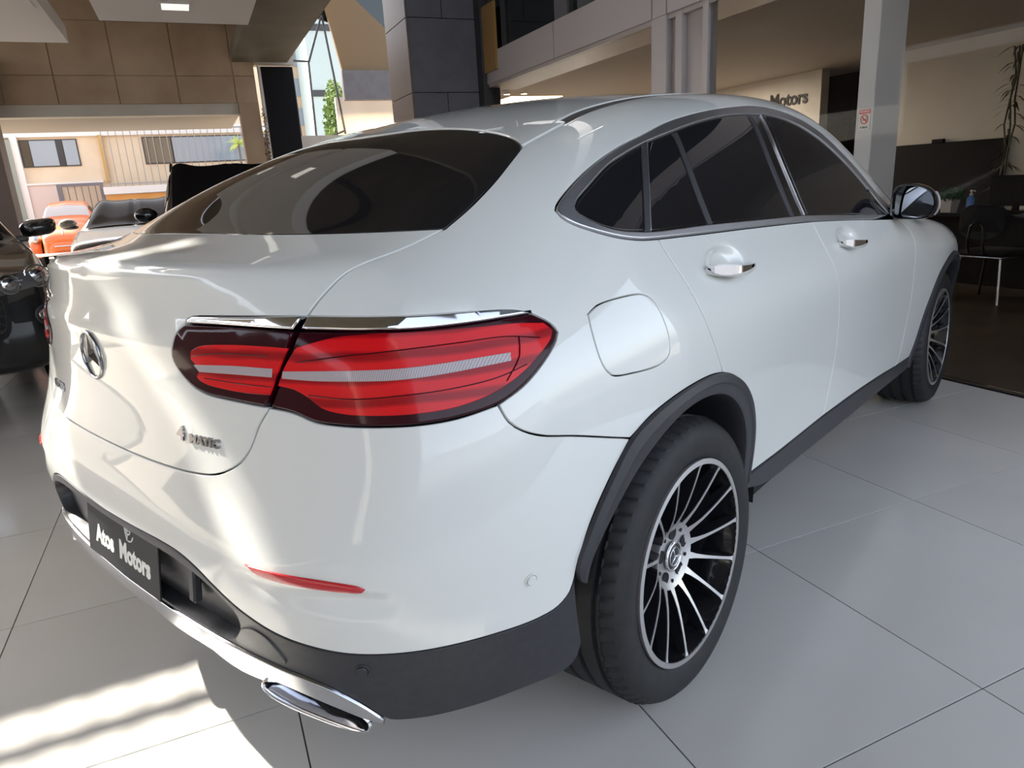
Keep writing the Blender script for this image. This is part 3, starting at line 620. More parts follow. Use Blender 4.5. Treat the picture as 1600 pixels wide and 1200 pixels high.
for wx in (0, 2.873):
    for sg in (1, -1):
        bm = bmesh.new(); add_lathe(bm, [(.30,-.60),(.475,-.60),(.475,-.875)], 40, a0=-.12, a1=PI-.02)
        bmesh.ops.transform(bm, matrix=Matrix.Translation((wx, 0, .385)) @ Matrix.Diagonal((1, sg, 1, 1)), verts=bm.verts)
        bmesh.ops.recalc_face_normals(bm, faces=bm.faces); from_bm('wheel_housing', bm, M['liner'], car, smooth=True, angle=40)
box('floor_pan', (.43, -.80, .24), (2.43, .80, .42), M['liner'], car, bev=.02)
box('rear_floor', (-.86, -.62, .36), (.43, .62, .46), M['liner'], car, bev=.02)
# exhaust tips: flattened rings under the bumper trim
bm = bmesh.new(); ex = []
A_ = np.array([-.938,-.500,.428]); B_ = np.array([-.842,-.700,.368]); A_[2] -= .010; B_[2] -= .010; c_ = (A_+B_)/2; ax = (B_-A_)/2; la = np.linalg.norm(ax); ax /= la
ux = np.cross(ax, [-.75,-.5,0]); ux /= np.linalg.norm(ux); ox = np.cross(ux, ax)
if ox[0] > 0: ox = -ox
rings = []
for (k, h, d) in ((1.0, .030, .0), (1.0, .030, .004), (.965, .025, .007), (.94, .022, 0), (.88, .019, -.10)):
    R = []
    for i in range(40):
        a = 2*PI*i/40; cs, sn = math.cos(a), math.sin(a)
        x = la*k*math.copysign(abs(cs)**.75, cs); y = h*math.copysign(abs(sn)**.8, sn); R.append(bm.verts.new(c_+ax*x+ux*y+ox*d))
    rings.append(R)
R = [bm.verts.new(Vector(v.co)-Vector(ox)*.12) for v in rings[0]]; rings.insert(0, R)
for r0, r1 in zip(rings[:-1], rings[1:]):
    for i in range(40): bm.faces.new((r0[i], r0[(i+1) % 40], r1[(i+1) % 40], r1[i]))
bm.faces.new(rings[-1]); bmesh.ops.recalc_face_normals(bm, faces=bm.faces)
twin(from_bm('exhaust_tip', bm, M['chrome'], car, smooth=True, angle=50))

# door handles: bar with a bright wedge along the top
def handle(cx, cz):
    n = 16; V_ = []; Wd = []
    base = onbody(np.array([[cx-.125+.25*i/(n-1), -.88, cz-.014-.075*(-.125+.25*i/(n-1))] for i in range(n)]))
    ysurf = np.array([-float(Yf(p[0], p[2])) for p in base])
    for i in range(n):
        f = i/(n-1); e = min(1, math.sin(PI*f)**.55+.0); out = .006+.026*e; hh = .0145*(.55+.45*math.sin(PI*f)**.5)*(1-.25*f)
        for k in range(12):
            a = 2*PI*k/12; V_.append((base[i, 0], ysurf[i]-out+.009*math.cos(a), base[i, 2]+hh*math.sin(a)))
    F_ = [(i*12+k, i*12+(k+1) % 12, (i+1)*12+(k+1) % 12, (i+1)*12+k) for i in range(n-1) for k in range(12)]+[tuple(range(12))[::-1], tuple((n-1)*12+k for k in range(12))]
    h = from_py('door_handle', V_, F_, white, car, angle=60)
    # wedge
    V_ = []; m_ = 12
    for i in range(m_):
        f = i/(m_-1); j = f*(n-1)*.93; i0 = int(j); t = j-i0; i1 = min(i0+1, n-1); b = base[i0]*(1-t)+base[i1]*t; y = ysurf[i0]*(1-t)+ysurf[i1]*t
        e = min(1, math.sin(PI*min(1, .03+f*.93))**.55); out = .0065+.0268*e; z1 = b[2]+.0165*(.62+.38*math.sin(PI*(.05+f*.9))**.5)*(1-.25*f); th = .026*(1-f)**1.1*(.35+.65*min(1, f*5+.3))+.003
        V_ += [(b[0], y-out-.0105, z1-th), (b[0], y-out-.0095, z1), (b[0], y-out+.008, z1+.002), (b[0], y-out+.008, z1-th*.5)]
    F_ = [(i*4+k, i*4+(k+1) % 4, (i+1)*4+(k+1) % 4, (i+1)*4+k) for i in range(m_-1) for k in range(4)]+[(3, 2, 1, 0), tuple((m_-1)*4+k for k in range(4))]
    w = from_py('handle_trim', V_, F_, M['chrome'], h, angle=30)
    h2 = twin(h); twin(w, h2)
handle(*CUPS[0]); handle(*CUPS[1])

# door mirrors
def mirror():
    n = 28; prof = []
    # outline in the (y, z) plane as seen from behind; rounded outer end, flat lower edge
    out = [(-.855,1.085),(-.853,1.13),(-.857,1.178),(-.872,1.200),(-.91,1.209),(-.95,1.205),(-.985,1.190),(-1.012,1.163),(-1.022,1.13),(-1.018,1.098),(-1.000,1.074),(-.965,1.066),(-.92,1.066),(-.875,1.070),(-.855,1.085)]
    L = crom([(0, a, b) for a, b in out], .012)[:-1]; c = L.mean(0); rings = []
    for (x, k, sh) in ((1.872,.90,0),(1.868,.97,0),(1.880,1.0,0),(1.93,1.0,0),(1.975,.93,.002),(2.01,.78,.006),(2.035,.55,.012),(2.045,.25,.016)):
        R = c+(L-c)*k; R[:, 0] = x+(R[:, 1]-c[1])*-.04; R[:, 2] -= sh; rings.append(R)
    N_ = len(L); F_ = []
    for r in range(len(rings)-1):
        for i in range(N_): F_.append((r*N_+i, r*N_+(i+1) % N_, (r+1)*N_+(i+1) % N_, (r+1)*N_+i))
    F_.append(tuple((len(rings)-1)*N_+i for i in range(N_)))
    o = from_py('door_mirror', np.vstack(rings), F_, [white, M['pblack']], car, angle=50)
    for p in o.data.polygons:
        if p.center.x+(p.center.y-c[1])*.04 < 1.925 or p.center.z < 1.083: p.material_index = 1
    R = c+(L-c)*.885; R[:, 0] = 1.893+(R[:, 1]-c[1])*.26+(R[:, 2]-c[2])*.10; V_ = R.tolist(); V_.append((1.893, c[1], c[2]))
    g = from_py('mirror_glass', V_, [(i, (i+1) % N_, N_) for i in range(N_)], M['mirrorglass'], o)
    bm = bmesh.new(); add_tube(bm, [(1.90,-.80,1.105),(1.93,-.86,1.098),(1.96,-.91,1.10)], [.028,.022,.024], 12); bmesh.ops.recalc_face_normals(bm, faces=bm.faces)
    a = from_bm('mirror_arm', bm, M['pblack'], o, smooth=True)
    s_ = c+(L-c)*1.0; s_[:, 0] = 1.925+(s_[:, 1]-c[1])*-.04; k = (L[:, 1] < -1.0)
    t = tube('turn_signal', s_[k], .0045, M['clear'], o, n=8)
    o2 = twin(o); [twin(q, o2) for q in (g, a, t)]
mirror()

# number plate with lettering, emblem and badges on the tailgate
pm = mat('black_show_plate', (.016, .017, .019), .5, spec=.25); lw = mat('white_lettering', (.72, .74, .70), .5)
pl_c = Vector((-.976, 0, .563)); pn = Vector((-.126, 0, -.018)).normalized(); upv = Vector((.018, 0, .126)).normalized(); outv = Vector((-1, 0, 0)); outv = (outv-upv*outv.dot(upv)).normalized(); rt = upv.cross(outv)
PM = Matrix((( rt.x, upv.x, outv.x, pl_c.x), (rt.y, upv.y, outv.y, pl_c.y), (rt.z, upv.z, outv.z, pl_c.z), (0, 0, 0, 1)))
plate = box('license_plate', (-.2, -.0635, -.004), (.2, .0635, 0), pm, car, bev=.0015, mtx=PM)
text('lettering', 'Atos', .060, lw, plate, PM@Matrix.Translation((-.094, -.008, .0002)), .0004, .0026, sx=.92)
text('lettering', 'Motors', .060, lw, plate, PM@Matrix.Translation((.074, -.008, .0002)), .0004, .0026, sx=.92)
def arc(cx, cy, r, a0, a1, n=14): return [PM@Vector((cx+r*math.cos(math.radians(a0+(a1-a0)*i/n)), cy+r*math.sin(math.radians(a0+(a1-a0)*i/n)), .0006)) for i in range(n+1)]
bm = bmesh.new(); ec = (.045, .048)
for pts in (arc(ec[0]+.006, ec[1]+.004, .024, -20, -100), [PM@Vector((ec[0]-.020, ec[1]+.018, .0006)), PM@Vector((ec[0]-.012, ec[1]-.004, .0006)), PM@Vector((ec[0]-.004, ec[1]-.020, .0006)), PM@Vector((ec[0]-.001, ec[1]-.004, .0006))], arc(ec[0]+.003, ec[1]+.006, .011, 170, 370), arc(ec[0]+.003, ec[1]+.007, .004, 60, 330)):
    add_tube(bm, pts, .0016, 6)
from_bm('emblem', bm, lw, plate)
br = box('bracket', (-.012, -.045, -.012), (.012, .045, .006), M['clad'], car, bev=.004, mtx=Matrix.Translation((-.958, -.325, .585)) @ PM.to_3x3().to_4x4())
def rear_x(y, z):
    lo = np.full(len(y), 0.3); hi = np.full(len(y), -1.4)
    for _ in range(28):
        m_ = .5*(lo+hi); f = F(np.stack([m_, y, z], 1)) < 0; lo = np.where(f, m_, lo); hi = np.where(f, hi, m_)
    return lo
def badge(name, body, size, y0, z0, sx=1.0, bold=.0008):
    o = text(name, body, size, M['badge'], car, Matrix.Identity(4), .0018, bold, sx=sx); me = o.data
    bm = bmesh.new(); bm.from_mesh(me); bmesh.ops.subdivide_edges(bm, edges=[e for e in bm.edges if e.calc_length() > .012], cuts=2); bm.to_mesh(me); bm.free()
    v = np.array([q.co[:] for q in me.vertices]); c0 = math.cos(math.atan(.28*abs(y0)/.4))
    y = y0-v[:, 0]*c0; z = z0+v[:, 1]; x = rear_x(y, z)-.0018-v[:, 2]
    me.vertices.foreach_set('co', np.stack([x, y, z], 1).ravel()); me.update(); return o
badge('badge_numeral', '4', .038, -.338, .888, 1.3); badge('badge', 'MATIC', .0225, -.408, .883, 1.32); badge('badge', 'GLC250', .028, .315, .889, 1.15)
# ring and three pointed star
bm = bmesh.new(); sc_ = Vector((float(rear_x(np.array([0.]), np.array([1.004]))[0])-.004, 0, 1.004)); R_ = .050
add_tube(bm, [sc_+Vector((0, R_*math.cos(a), R_*math.sin(a))) for a in np.linspace(0, 2*PI, 49)[:-1]], .0036, 10, closed=True)
for k in range(3):
    a = PI/2+k*2*PI/3; d = Vector((0, math.cos(a), math.sin(a))); s = Vector((0, -d.z, d.y)); tip = sc_+d*(R_-.001)
    b = [sc_+s*.0085+Vector((.002, 0, 0)), sc_-s*.0085+Vector((.002, 0, 0))]; top = sc_+Vector((-.006, 0, 0)); back = sc_-d*.006
    t = bm.verts.new(tip); p = bm.verts.new(top); q0 = bm.verts.new(b[0]+d*.004); q1 = bm.verts.new(b[1]+d*.004); bk = bm.verts.new(back)
    for f in ((t, q0, p), (t, p, q1), (q0, bk, p), (p, bk, q1)): bm.faces.new(f)
bmesh.ops.recalc_face_normals(bm, faces=bm.faces); from_bm('star_emblem', bm, M['badge'], car, smooth=True, angle=30)

# ------------------------------------------------------------------ wheels
def wheel_parts(root, detail=True):
    """tyre, rim, spokes, hub, cap, disc, caliper in wheel space: axle along y, outside face at -y, centre at 0"""
    bm = bmesh.new(); NA = 240; R = .3665; prof = []
    half = [(.262,-.012),(.268,-.006),(.280,-.002),(.300,.004),(.320,.004),(.338,-.002),(.350,-.012),(.3575,-.024),(.3625,-.036),(.3645,-.044)]
    prof = [(r, -.0-h) for r, h in half]      # h>0 bulges outwards (-y)
    grooves = [(.054,.008),(.106,.009),(.160,.009),(.212,.008)]
    y = .044; prof2 = []
    for gc, gw in grooves:
        prof2 += [(.3655, gc-gw), (.3575, gc-gw*.75), (.3575, gc+gw*.75), (.3655, gc+gw)]
    full = prof+[(R-.0005, .046-.004)]+prof2+[(r, .262-(-h) if False else .266+h) for r, h in half[::-1]]
    rings = []
    for k in range(NA):
        a = 2*PI*k/NA; ph = k % 4; row = []
        for j, (r, h) in enumerate(full):
            rr = r
            if ph == 0 and (.352 < r) and (.010 < h < .046): rr = r-.0055
            row.append(bm.verts.new((rr*math.cos(a+ (h-.02)*.5), h, rr*math.sin(a+(h-.02)*.5))))
        rings.append(row)
    for k in range(NA):
        A, B = rings[k], rings[(k+1) % NA]
        for j in range(len(full)-1): bm.faces.new((A[j], A[j+1], B[j+1], B[j])).smooth = True
    bmesh.ops.recalc_face_normals(bm, faces=bm.faces)
    ty = from_bm('tyre', bm, M['tyre'], root, smooth=True, angle=28)
    rim = lathe('rim', [(.2625,.010),(.2640,.002),(.2635,-.0005),(.2505,-.0015),(.2495,.001)], M['rimsilver'], root, n=96)
    lathe('rim_barrel', [(.2498,.000),(.248,.012),(.243,.03),(.236,.06),(.232,.12),(.236,.24)], M['rimblack'], rim, n=72)
    # one spoke: thin machined face on a deep black web, face sinks towards the hub
    bm = bmesh.new(); st = [(.074,.0605,.0150),(.088,.0540,.0100),(.105,.0455,.0072),(.13,.0345,.0058),(.16,.0245,.0050),(.19,.0160,.0048),(.22,.0085,.0050),(.24,.0040,.0055),(.2510,.0005,.0088)]
    rows = []
    for r, d, w in st:
        rows.append([bm.verts.new((r, d+.062*(1-(r-.066)/.25), w+.004)), bm.verts.new((r, d+.0015, w)), bm.verts.new((r, d, w-.001)), bm.verts.new((r, d, -w+.001)), bm.verts.new((r, d+.0015, -w)), bm.verts.new((r, d+.062*(1-(r-.066)/.25), -w-.004))])
    for A, B in zip(rows[:-1], rows[1:]):
        for j in range(5):
            f = bm.faces.new((A[j], A[j+1], B[j+1], B[j])); f.material_index = 1 if j == 2 else 0
    bmesh.ops.recalc_face_normals(bm, faces=bm.faces)
    me = bpy.data.meshes.new('spoke'); bm.to_mesh(me); bm.free(); me.materials.append(M['rimblack']); me.materials.append(M['rimsilver'])
    for k in range(14):
        o = bpy.data.objects.new('spoke', me); link(o, rim); o.rotation_euler = (0, -math.radians(2.9+360/14*k), 0)
    # hub face; flush black discs stand for the shade in five lug holes
    bm = bmesh.new(); add_lathe(bm, [(.0,.066),(.036,.066),(.046,.0645),(.066,.0625),(.078,.0585),(.087,.0545),(.089,.058),(.088,.10)], 70); bmesh.ops.remove_doubles(bm, verts=bm.verts, dist=1e-6); bmesh.ops.recalc_face_normals(bm, faces=bm.faces)
    hub = from_bm('hub', bm, M['rimsilver'], rim, smooth=True, angle=40)
    for k in range(5):
        a = math.radians(72*k+15); lathe('lug_shade_disc', [(0,.0615),(.0140,.0615),(.0165,.0600),(.0168,.070)], M['gap'], hub, n=20, loc=(.0615*math.cos(a), 0, .0615*math.sin(a)))
        a += math.radians(36); lathe('hub_dot', [(0,.0590),(.0050,.0590),(.0054,.066)], M['gap'], hub, n=12, loc=(.070*math.cos(a), 0, .070*math.sin(a)))
    cap = lathe('hub_cap', [(0,.055),(.030,.0555),(.034,.0575)], M['pblack'], rim, n=36)
    bm = bmesh.new(); add_tube(bm, [(.0365*math.cos(t), .0575, .0365*math.sin(t)) for t in np.linspace(0, 2*PI, 37)[:-1]], .0038, 8, closed=True)
    add_tube(bm, [(.024*math.cos(t), .0550, .024*math.sin(t)) for t in np.linspace(0, 2*PI, 29)[:-1]], .0012, 6, closed=True)
    for k in range(3):
        a = PI/2+k*2*PI/3+.3; add_tube(bm, [(0, .0540, 0), (.024*math.cos(a), .0548, .024*math.sin(a))], [.0032, .0008], 6)
    bmesh.ops.recalc_face_normals(bm, faces=bm.faces); from_bm('cap_ring', bm, M['chrome'], rim, smooth=True)
    lathe('brake_disc', [(.06,.135),(.165,.135),(.165,.165),(.06,.165)], M['disc'], root, n=60)
    bm = bmesh.new(); add_lathe(bm, [(.105,.105),(.188,.105),(.188,.19),(.105,.19)], 12, closed=True, a0=-.45, a1=.45); bmesh.ops.recalc_face_normals(bm, faces=bm.faces)
    from_bm('brake_caliper', bm, M['caliper'], root)
    lathe('wheel_back', [(0,.20),(.235,.20)], M['liner'], root, n=40)
def copy_tree(o, parent=None):
    c = o.copy(); COL.objects.link(c)
    if parent is not None: c.parent = parent
    for ch in list(o.children): copy_tree(ch, c)
    return c
w0 = empty('wheel', (0, -.9195, .3665), (math.radians(-1.6), 0, 0), car); wheel_parts(w0)
for (wx, sg, rot) in ((2.873, 1, .25), (0, -1, 0), (2.873, -1, .3)):
    w = copy_tree(w0, car); w.location = (wx, -.9195 if sg > 0 else .9195, .3665); w.rotation_euler = (math.radians(-1.2 if sg > 0 else 1.2), 0, 0 if sg > 0 else PI)

# ------------------------------------------------------------------ the showroom
M['tile'] = noisy('grey_porcelain_tile', (.56, .535, .495), (.62, .595, .555), 1.3, .12, bump=.008, r2=.17, spec=.6, lo=.3, hi=.7, bscale=60)
M['grout'] = mat('dark_grout', (.05, .05, .05), .9)
M['concrete'] = noisy('board_marked_concrete', (.40, .275, .185), (.58, .43, .30), 1.1, .75, bump=.25, detail=9, lo=.3, hi=.7, bscale=14)
M['plaster'] = noisy('pale_plaster', (.62, .57, .50), (.66, .61, .54), 3, .7, bump=.03)
M['offwhite'] = mat('white_painted_ceiling', (.78, .76, .76), .6)
M['ceil'] = noisy('ceiling_olive_grey', (.13, .12, .09), (.16, .145, .115), 2, .6)
M['beam'] = mat('mauve_grey_metal_cladding', (.44, .40, .395), .42, .15)
M['slate'] = noisy('dark_slate_cladding', (.10, .094, .104), (.12, .113, .124), 5, .5, bump=.03)
M['slate_edge'] = mat('brown_cladding_edge', (.17, .12, .10), .5)
M['blackpanel'] = mat('black_panel', (.008, .008, .010), .6, spec=.2)
M['darkfloor'] = noisy('dark_wood_floor', (.055, .042, .034), (.095, .07, .055), 3, .38, bump=.03)
M['officewall'] = noisy('beige_office_wall', (.62, .57, .50), (.66, .61, .54), 2, .8)
M['officeceil'] = mat('office_ceiling_grey', (.42, .37, .32), .7)
M['pane'] = mat('clear_pane', (.95, .97, .97), .01, trans=1.0, ior=1.10, spec=.5)
M['darkpane'] = mat('dark_facade_glass', (.012, .015, .015), .02, spec=.6)
M['brownwall'] = mat('brown_lacquer_wall', (.16, .10, .045), .5)
M['road'] = noisy('asphalt', (.10, .10, .105), (.14, .14, .145), 2, .9, bump=.1)
M['street'] = noisy('street_paving', (.24, .205, .16), (.30, .26, .20), .6, .9, bump=.1)
M['lamp'] = mat('lit_diffuser', (.9, .88, .84), .6, emit=(1, .95, .85), es=.45)
M['down'] = mat('lit_downlight', (.9, .8, .6), .6, emit=(1, .78, .45), es=14)
M['frame'] = mat('dark_window_frame', (.05, .048, .05), .4, .4)
M['steel'] = mat('steel_tube', (.55, .56, .58), .22, 1.0)
M['fabric_black'] = mat('black_fabric', (.012, .013, .016), .9)

def node(name, u, v, z=0.0, label=None, cat=None, group=None, parent=None):
    o = empty(name, W(u, v, z), (0, 0, GA), parent)
    if label: tag(o, label, cat, group)
    o['_o'] = (u, v, z); return o
def ub(name, u0, u1, v0, v1, z0, z1, m, parent=None, bev=0.0, kind=None):
    """a box along the showroom axes; parented boxes are written in the parent's space"""
    if parent is not None and '_o' in parent.keys(): pu, pv, pz = parent['_o']
    else: pu, pv, pz = (u0+u1)/2, (v0+v1)/2, z0
    bm = bmesh.new(); add_box(bm, (min(u0, u1)-pu, -(max(v0, v1)-pv), z0-pz), (max(u0, u1)-pu, -(min(v0, v1)-pv), z1-pz), bev=bev)
    o = from_bm(name, bm, m, parent)
    if parent is None or '_o' not in parent.keys(): o.location = W(pu, pv, pz); o.rotation_euler = (0, 0, GA); o['_o'] = (pu, pv, pz)
    if kind: o['kind'] = kind
    return o
def up(parent, u, v, z):
    pu, pv, pz = parent['_o']; return Vector((u-pu, -(v-pv), z-pz))
def slab(name, pts, z0, z1, m, kind='structure', parent=None):
    """extruded polygon given by (u, v) corners"""
    bm = bmesh.new(); a = [bm.verts.new(W(u, v, z0)) for u, v in pts]; b = [bm.verts.new(W(u, v, z1)) for u, v in pts]
    bm.faces.new(a); bm.faces.new(b); n = len(a)
    for i in range(n): bm.faces.new((a[i], a[(i+1) % n], b[(i+1) % n], b[i]))
    bmesh.ops.recalc_face_normals(bm, faces=bm.faces); o = from_bm(name, bm, m, parent)
    if kind: o['kind'] = kind
    return o
# floor: grout bed and single tiles
floor = ub('floor', -3.2, 10.9, -4.7, 3.43, -.06, -.004, M['grout'], kind='structure')
T_ = .79807; u_off = -.38455; v_off = 1.82326
bm = bmesh.new(); h = T_/2-.0019; add_box(bm, (-h, -h, -.010), (h, h, 0), bev=.0004)
tme = bpy.data.meshes.new('tile'); bm.to_mesh(tme); bm.free(); tme.materials.append(M['tile'])
fo = floor['_o']
for i in range(-4, 14):
    for j in range(-11, 3):
        uc = u_off+T_*(i+.5); vc = v_off+T_*(j+.5)
        if uc-h < -3.2 or uc+h > 10.9 or vc-h < -4.7 or vc+h > 3.46: continue
        o = bpy.data.objects.new('tile', tme); link(o, floor); o.location = (uc-fo[0], -(vc-fo[1]), -fo[2])
ub('ground', -3.3, 60, -45, 45, -.30, -.07, M['street'], kind='structure'); ub('ground_road', -45, -3.3, -45, 45, -.30, -.07, M['road'], kind='structure')
ub('floor_office', -1, 12, 3.46, 9, -.06, 0, M['darkfloor'], kind='structure')
ub('trim_1', -3.2, 10.9, 3.43, 3.46, -.06, -.002, M['blackpanel'], kind='structure')

# high ceiling over the left half; three unseen slots are cut where the sun patches need them, slats run over them
H_ = 4.6
ub('ceiling', -4.5, 11, -3.1, .95, H_, H_+.2, M['ceil'], kind='structure')
for k, (a, b) in enumerate(((4.068, 11), (3.878, 3.950), (2.672, 3.278), (-6, 2.573))): ub('ceiling_strip', a, b, -9 if k else -7.2, -3.1, H_, H_+.012, M['ceil'], kind='structure')  # the deepest strip ends early, letting in sun for bounce light
pg = node('pergola', 3.3, -6, H_+.1, 'row of thin grey slats over the open roof slots left of the car', 'pergola')
for k in range(50): ub('slat', 2.4, 4.2, -8.9+.115*k-.006, -8.9+.115*k+.006, H_+.10, H_+.108, M['beam'], pg)
# lower olive soffit along the open court, over it an added unseen wall that blocks the sun
ub('ceiling_soffit_olive', -2.5, 11, .38, 1.25, 3.45, 3.65, M['ceil'], kind='structure')
ub('wall_sun_block', -2.5, 11, .95, 1.25, 3.65, 8.0, M['beam'], kind='structure')
ub('ceiling_sky_cover', -2.5, 8.9, 2.5, 3.6, 7.0, 7.2, M['ceil'], kind='structure')  # unseen slab added to narrow the open strip of sky
ub('wall_court_end', 7.6, 8.9, 3.37, 3.62, 2.3, 8.0, M['frame'], kind='structure')
# dropped white ceiling panels with light fittings
for (u0, u1, v0, v1, lb) in ((5.05, 8.62, -4.6, -1.645, 'white dropped ceiling panel at the top left corner above black SUV'), (5.05, 7.35, -1.19, .345, 'white dropped ceiling panel with a flat lit fitting, before the concrete wall'), (3.05, 4.72, -1.19, .345, 'white dropped ceiling panel nearest the camera, mirrored in the rear window')):
    p = node('ceiling_panel', (u1+u0)/2, (v0+v1)/2, 3.25, lb, 'ceiling panel')
    ub('panel_board', u0, u1, v0, v1, 3.25, 3.449, M['offwhite'], p, bev=.004)
    for uc in (u0+.3, u1-.3): ub('hanger', uc-.03, uc+.03, (v0+v1)/2-.03, (v0+v1)/2+.03, 3.449, H_, M['frame'], p)
    if v1 > 0:
        uc = 6.58 if u1 > 5 else 3.9
        f = ub('light_fitting', uc-.15, uc+.15, -.575, -.275, 3.238, 3.25, M['offwhite'], p)
        bm = bmesh.new(); add_box(bm, (uc-.13-p['_o'][0], -(-.295-p['_o'][1]), -.014), (uc+.13-p['_o'][0], -(-.555-p['_o'][1]), -.011)); from_bm('diffuser', bm, M['lamp'], f)
    else:
        ub('light_strip', 5.2, 6.86, -2.6, -1.70, 3.240, 3.25, M['offwhite'], p)
# concrete wall over the opening to the street, its cast panels built one by one
cw = ub('wall_concrete', 11.02, 11.3, -9, .70, 2.83, 4.6, M['concrete'], kind='structure')
vs = [-8.2, -7.36, -6.5, -5.64, -4.78, -3.70, -2.86, -2.17, -1.345, -.49, .365, .70]; zs = [2.83, 3.235, 4.0, 4.6]
for a, b in zip(vs[:-1], vs[1:]):
    for c, d in zip(zs[:-1], zs[1:]): ub('panel', 11.0, 11.02, a+.007, b-.007, c+(.006 if c > 2.9 else 0), d-.006, M['concrete'], cw, bev=.003)
ub('wall_pier', 11.0, 11.3, .385, .70, 0, 2.829, M['concrete'], kind='structure')
ub('trim_2', 11.04, 11.3, -9, .38, 2.655, 2.829, M['plaster'], kind='structure')
ub('ceiling_passage', 11.3, 13.6, -9, .38, 2.655, 2.8, M['officeceil'], kind='structure')
ub('wall_left_blocker', -10, 11.0, -9.4, -9.2, 0, 3.6, M['plaster'], kind='structure')  # unseen wall added to cut the light on the tailgate
ub('wall_sky_blocker', -6.3, -6.0, -9.2, -2.6, 0, 4.6, M['plaster'], kind='structure')  # added out of view to keep sky light off the tailgate
ub('floor_bounce', -3.2, 10.9, -9.2, -4.7, -.06, -.01, mat('pale_bounce_paving', (.50, .44, .36), .8), kind='structure')  # pale unseen strip added to bounce sun up to ceiling and concrete
ub('wall_left_pier', 10.6, 11.0, -3.5, -2.98, 0, 3.45, M['slate_edge'], kind='structure')

# dark door leaf beside the concrete pier, bulkhead above it
dd = ub('door_1', 11.1, 11.16, .82, 1.335, 0, 3.40, M['blackpanel'], kind='structure', bev=.004)
ub('door_jamb', 11.06, 11.12, .775, .81, 0, 3.40, M['offwhite'], dd)
ub('wall_bulkhead', 11.05, 11.3, .72, 1.36, 3.42, 3.9, M['officewall'], kind='structure')
ub('wall_back_low', 11.18, 11.3, .72, 2.45, 0, 2.30, M['plaster'], kind='structure')
gl = node('hanging_garland', 10.97, .755, 0, 'hanging garland of dry twigs and gold leaves between pier and black door', 'garland')
bm = bmesh.new(); rr = random.Random(3)
for k in range(420):
    z = rr.uniform(1.2, 2.75); a = rr.uniform(0, 2*PI); d = rr.uniform(0, .05)*(1.3 if z < 2.2 else .8)
    c = Vector((d*math.cos(a), d*math.sin(a), z)); s = rr.uniform(.010, .026); t1 = Vector((rr.uniform(-1, 1), rr.uniform(-1, 1), rr.uniform(-1, 1))).normalized(); t2 = t1.orthogonal().normalized()
    f = bm.faces.new([bm.verts.new(c+t1*s), bm.verts.new(c+t2*s*.5), bm.verts.new(c-t1*s), bm.verts.new(c-t2*s*.5)])
gm = noisy('dry_gold_leaf', (.16, .10, .05), (.70, .50, .22), 30, .35, lo=.45, hi=.6)
lf = from_bm('leaf_mass', bm, gm, gl); lf['kind'] = 'stuff'
tube('cord', [(0, 0, 1.2), (.01, 0, 2.0), (0, 0, 3.4)], .006, M['frame'], gl, 6)

# window to the street beside the door, brown wall, fascia, warm lit wall
wf = node('window_1', 13.0, 2.05, 2.3); wf['kind'] = 'structure'
def upost(parent, name, pts, r, m): return tube(name, [up(parent, *p) for p in pts], r, m, parent, 6)
for pts in ([(13, 1.60, 3.82), (13, 1.86, 2.30)][0:0] or [(13.0, 1.62, 2.31), (13.0, 1.60, 3.81)], [(13.0, 1.91, 2.31), (13.0, 1.94, 3.81)], [(13.0, 2.50, 2.45), (13.0, 2.30, 4.62)], [(13.0, 1.60, 3.81), (13.0, 1.95, 3.80), (13.0, 2.28, 4.60)], [(13.0, 1.60, 3.81), (13.0, 2.05, 4.9)], [(13.0, 1.61, 2.31), (13.0, 1.92, 2.31), (13.0, 2.50, 2.52)]): upost(wf, 'window_frame', pts, .022, M['frame'])
bm = bmesh.new()
for q in ([(13.02, 1.62, 2.31), (13.02, 1.91, 2.31), (13.02, 1.94, 3.81), (13.02, 1.60, 3.81)], [(13.02, 1.92, 2.31), (13.02, 2.50, 2.5), (13.02, 2.30, 4.62), (13.02, 1.95, 3.81)], [(13.02, 1.60, 3.82), (13.02, 1.95, 3.82), (13.02, 2.29, 4.62), (13.02, 2.0, 4.85)]):
    vv = [up(wf, *p) for p in q]; a = [bm.verts.new(p) for p in vv]; b = [bm.verts.new(p+Vector((.006, 0, 0))) for p in vv]
    bm.faces.new(a); bm.faces.new(b[::-1]); [bm.faces.new((a[i], b[i], b[(i+1) % 4], a[(i+1) % 4])) for i in range(4)]
bmesh.ops.recalc_face_normals(bm, faces=bm.faces); from_bm('window_pane', bm, M['pane'], wf)
def uvpoly(name, pts, th, m, kind='structure', parent=None):
    """upright slab with corners (u, v, z), thickened away from the room along u"""
    bm = bmesh.new(); a = [bm.verts.new(W(*p)) for p in pts]; b = [bm.verts.new(W(p[0]+th, p[1], p[2])) for p in pts]; n = len(a)
    bm.faces.new(a); bm.faces.new(b[::-1]); [bm.faces.new((a[i], b[i], b[(i+1) % n], a[(i+1) % n])) for i in range(n)]
    bmesh.ops.recalc_face_normals(bm, faces=bm.faces); o = from_bm(name, bm, m, parent)
    if kind: o['kind'] = kind
    return o
uvpoly('wall_brown', [(12.9, 2.56, 3.62), (12.9, 3.95, 3.62), (12.9, 3.95, 4.0), (12.9, 2.80, 5.05), (12.9, 2.36, 5.6), (12.9, 2.36, 4.75)], .1, M['brownwall'])
uvpoly('wall_stair', [(13.1, 2.2, 4.6), (13.1, 5.2, 3.6), (13.1, 5.2, 6.2), (13.1, 1.3, 6.2), (13.1, 2.05, 4.9)], .05, M['darkpane'])
ub('trim_3', 12.8, 13.0, 2.53, 4.4, 3.075, 3.62, M['slate'], kind='structure')
ub('wall_warm', 13.4, 13.5, 2.45, 6.5, 0, 3.2, M['officewall'], kind='structure')
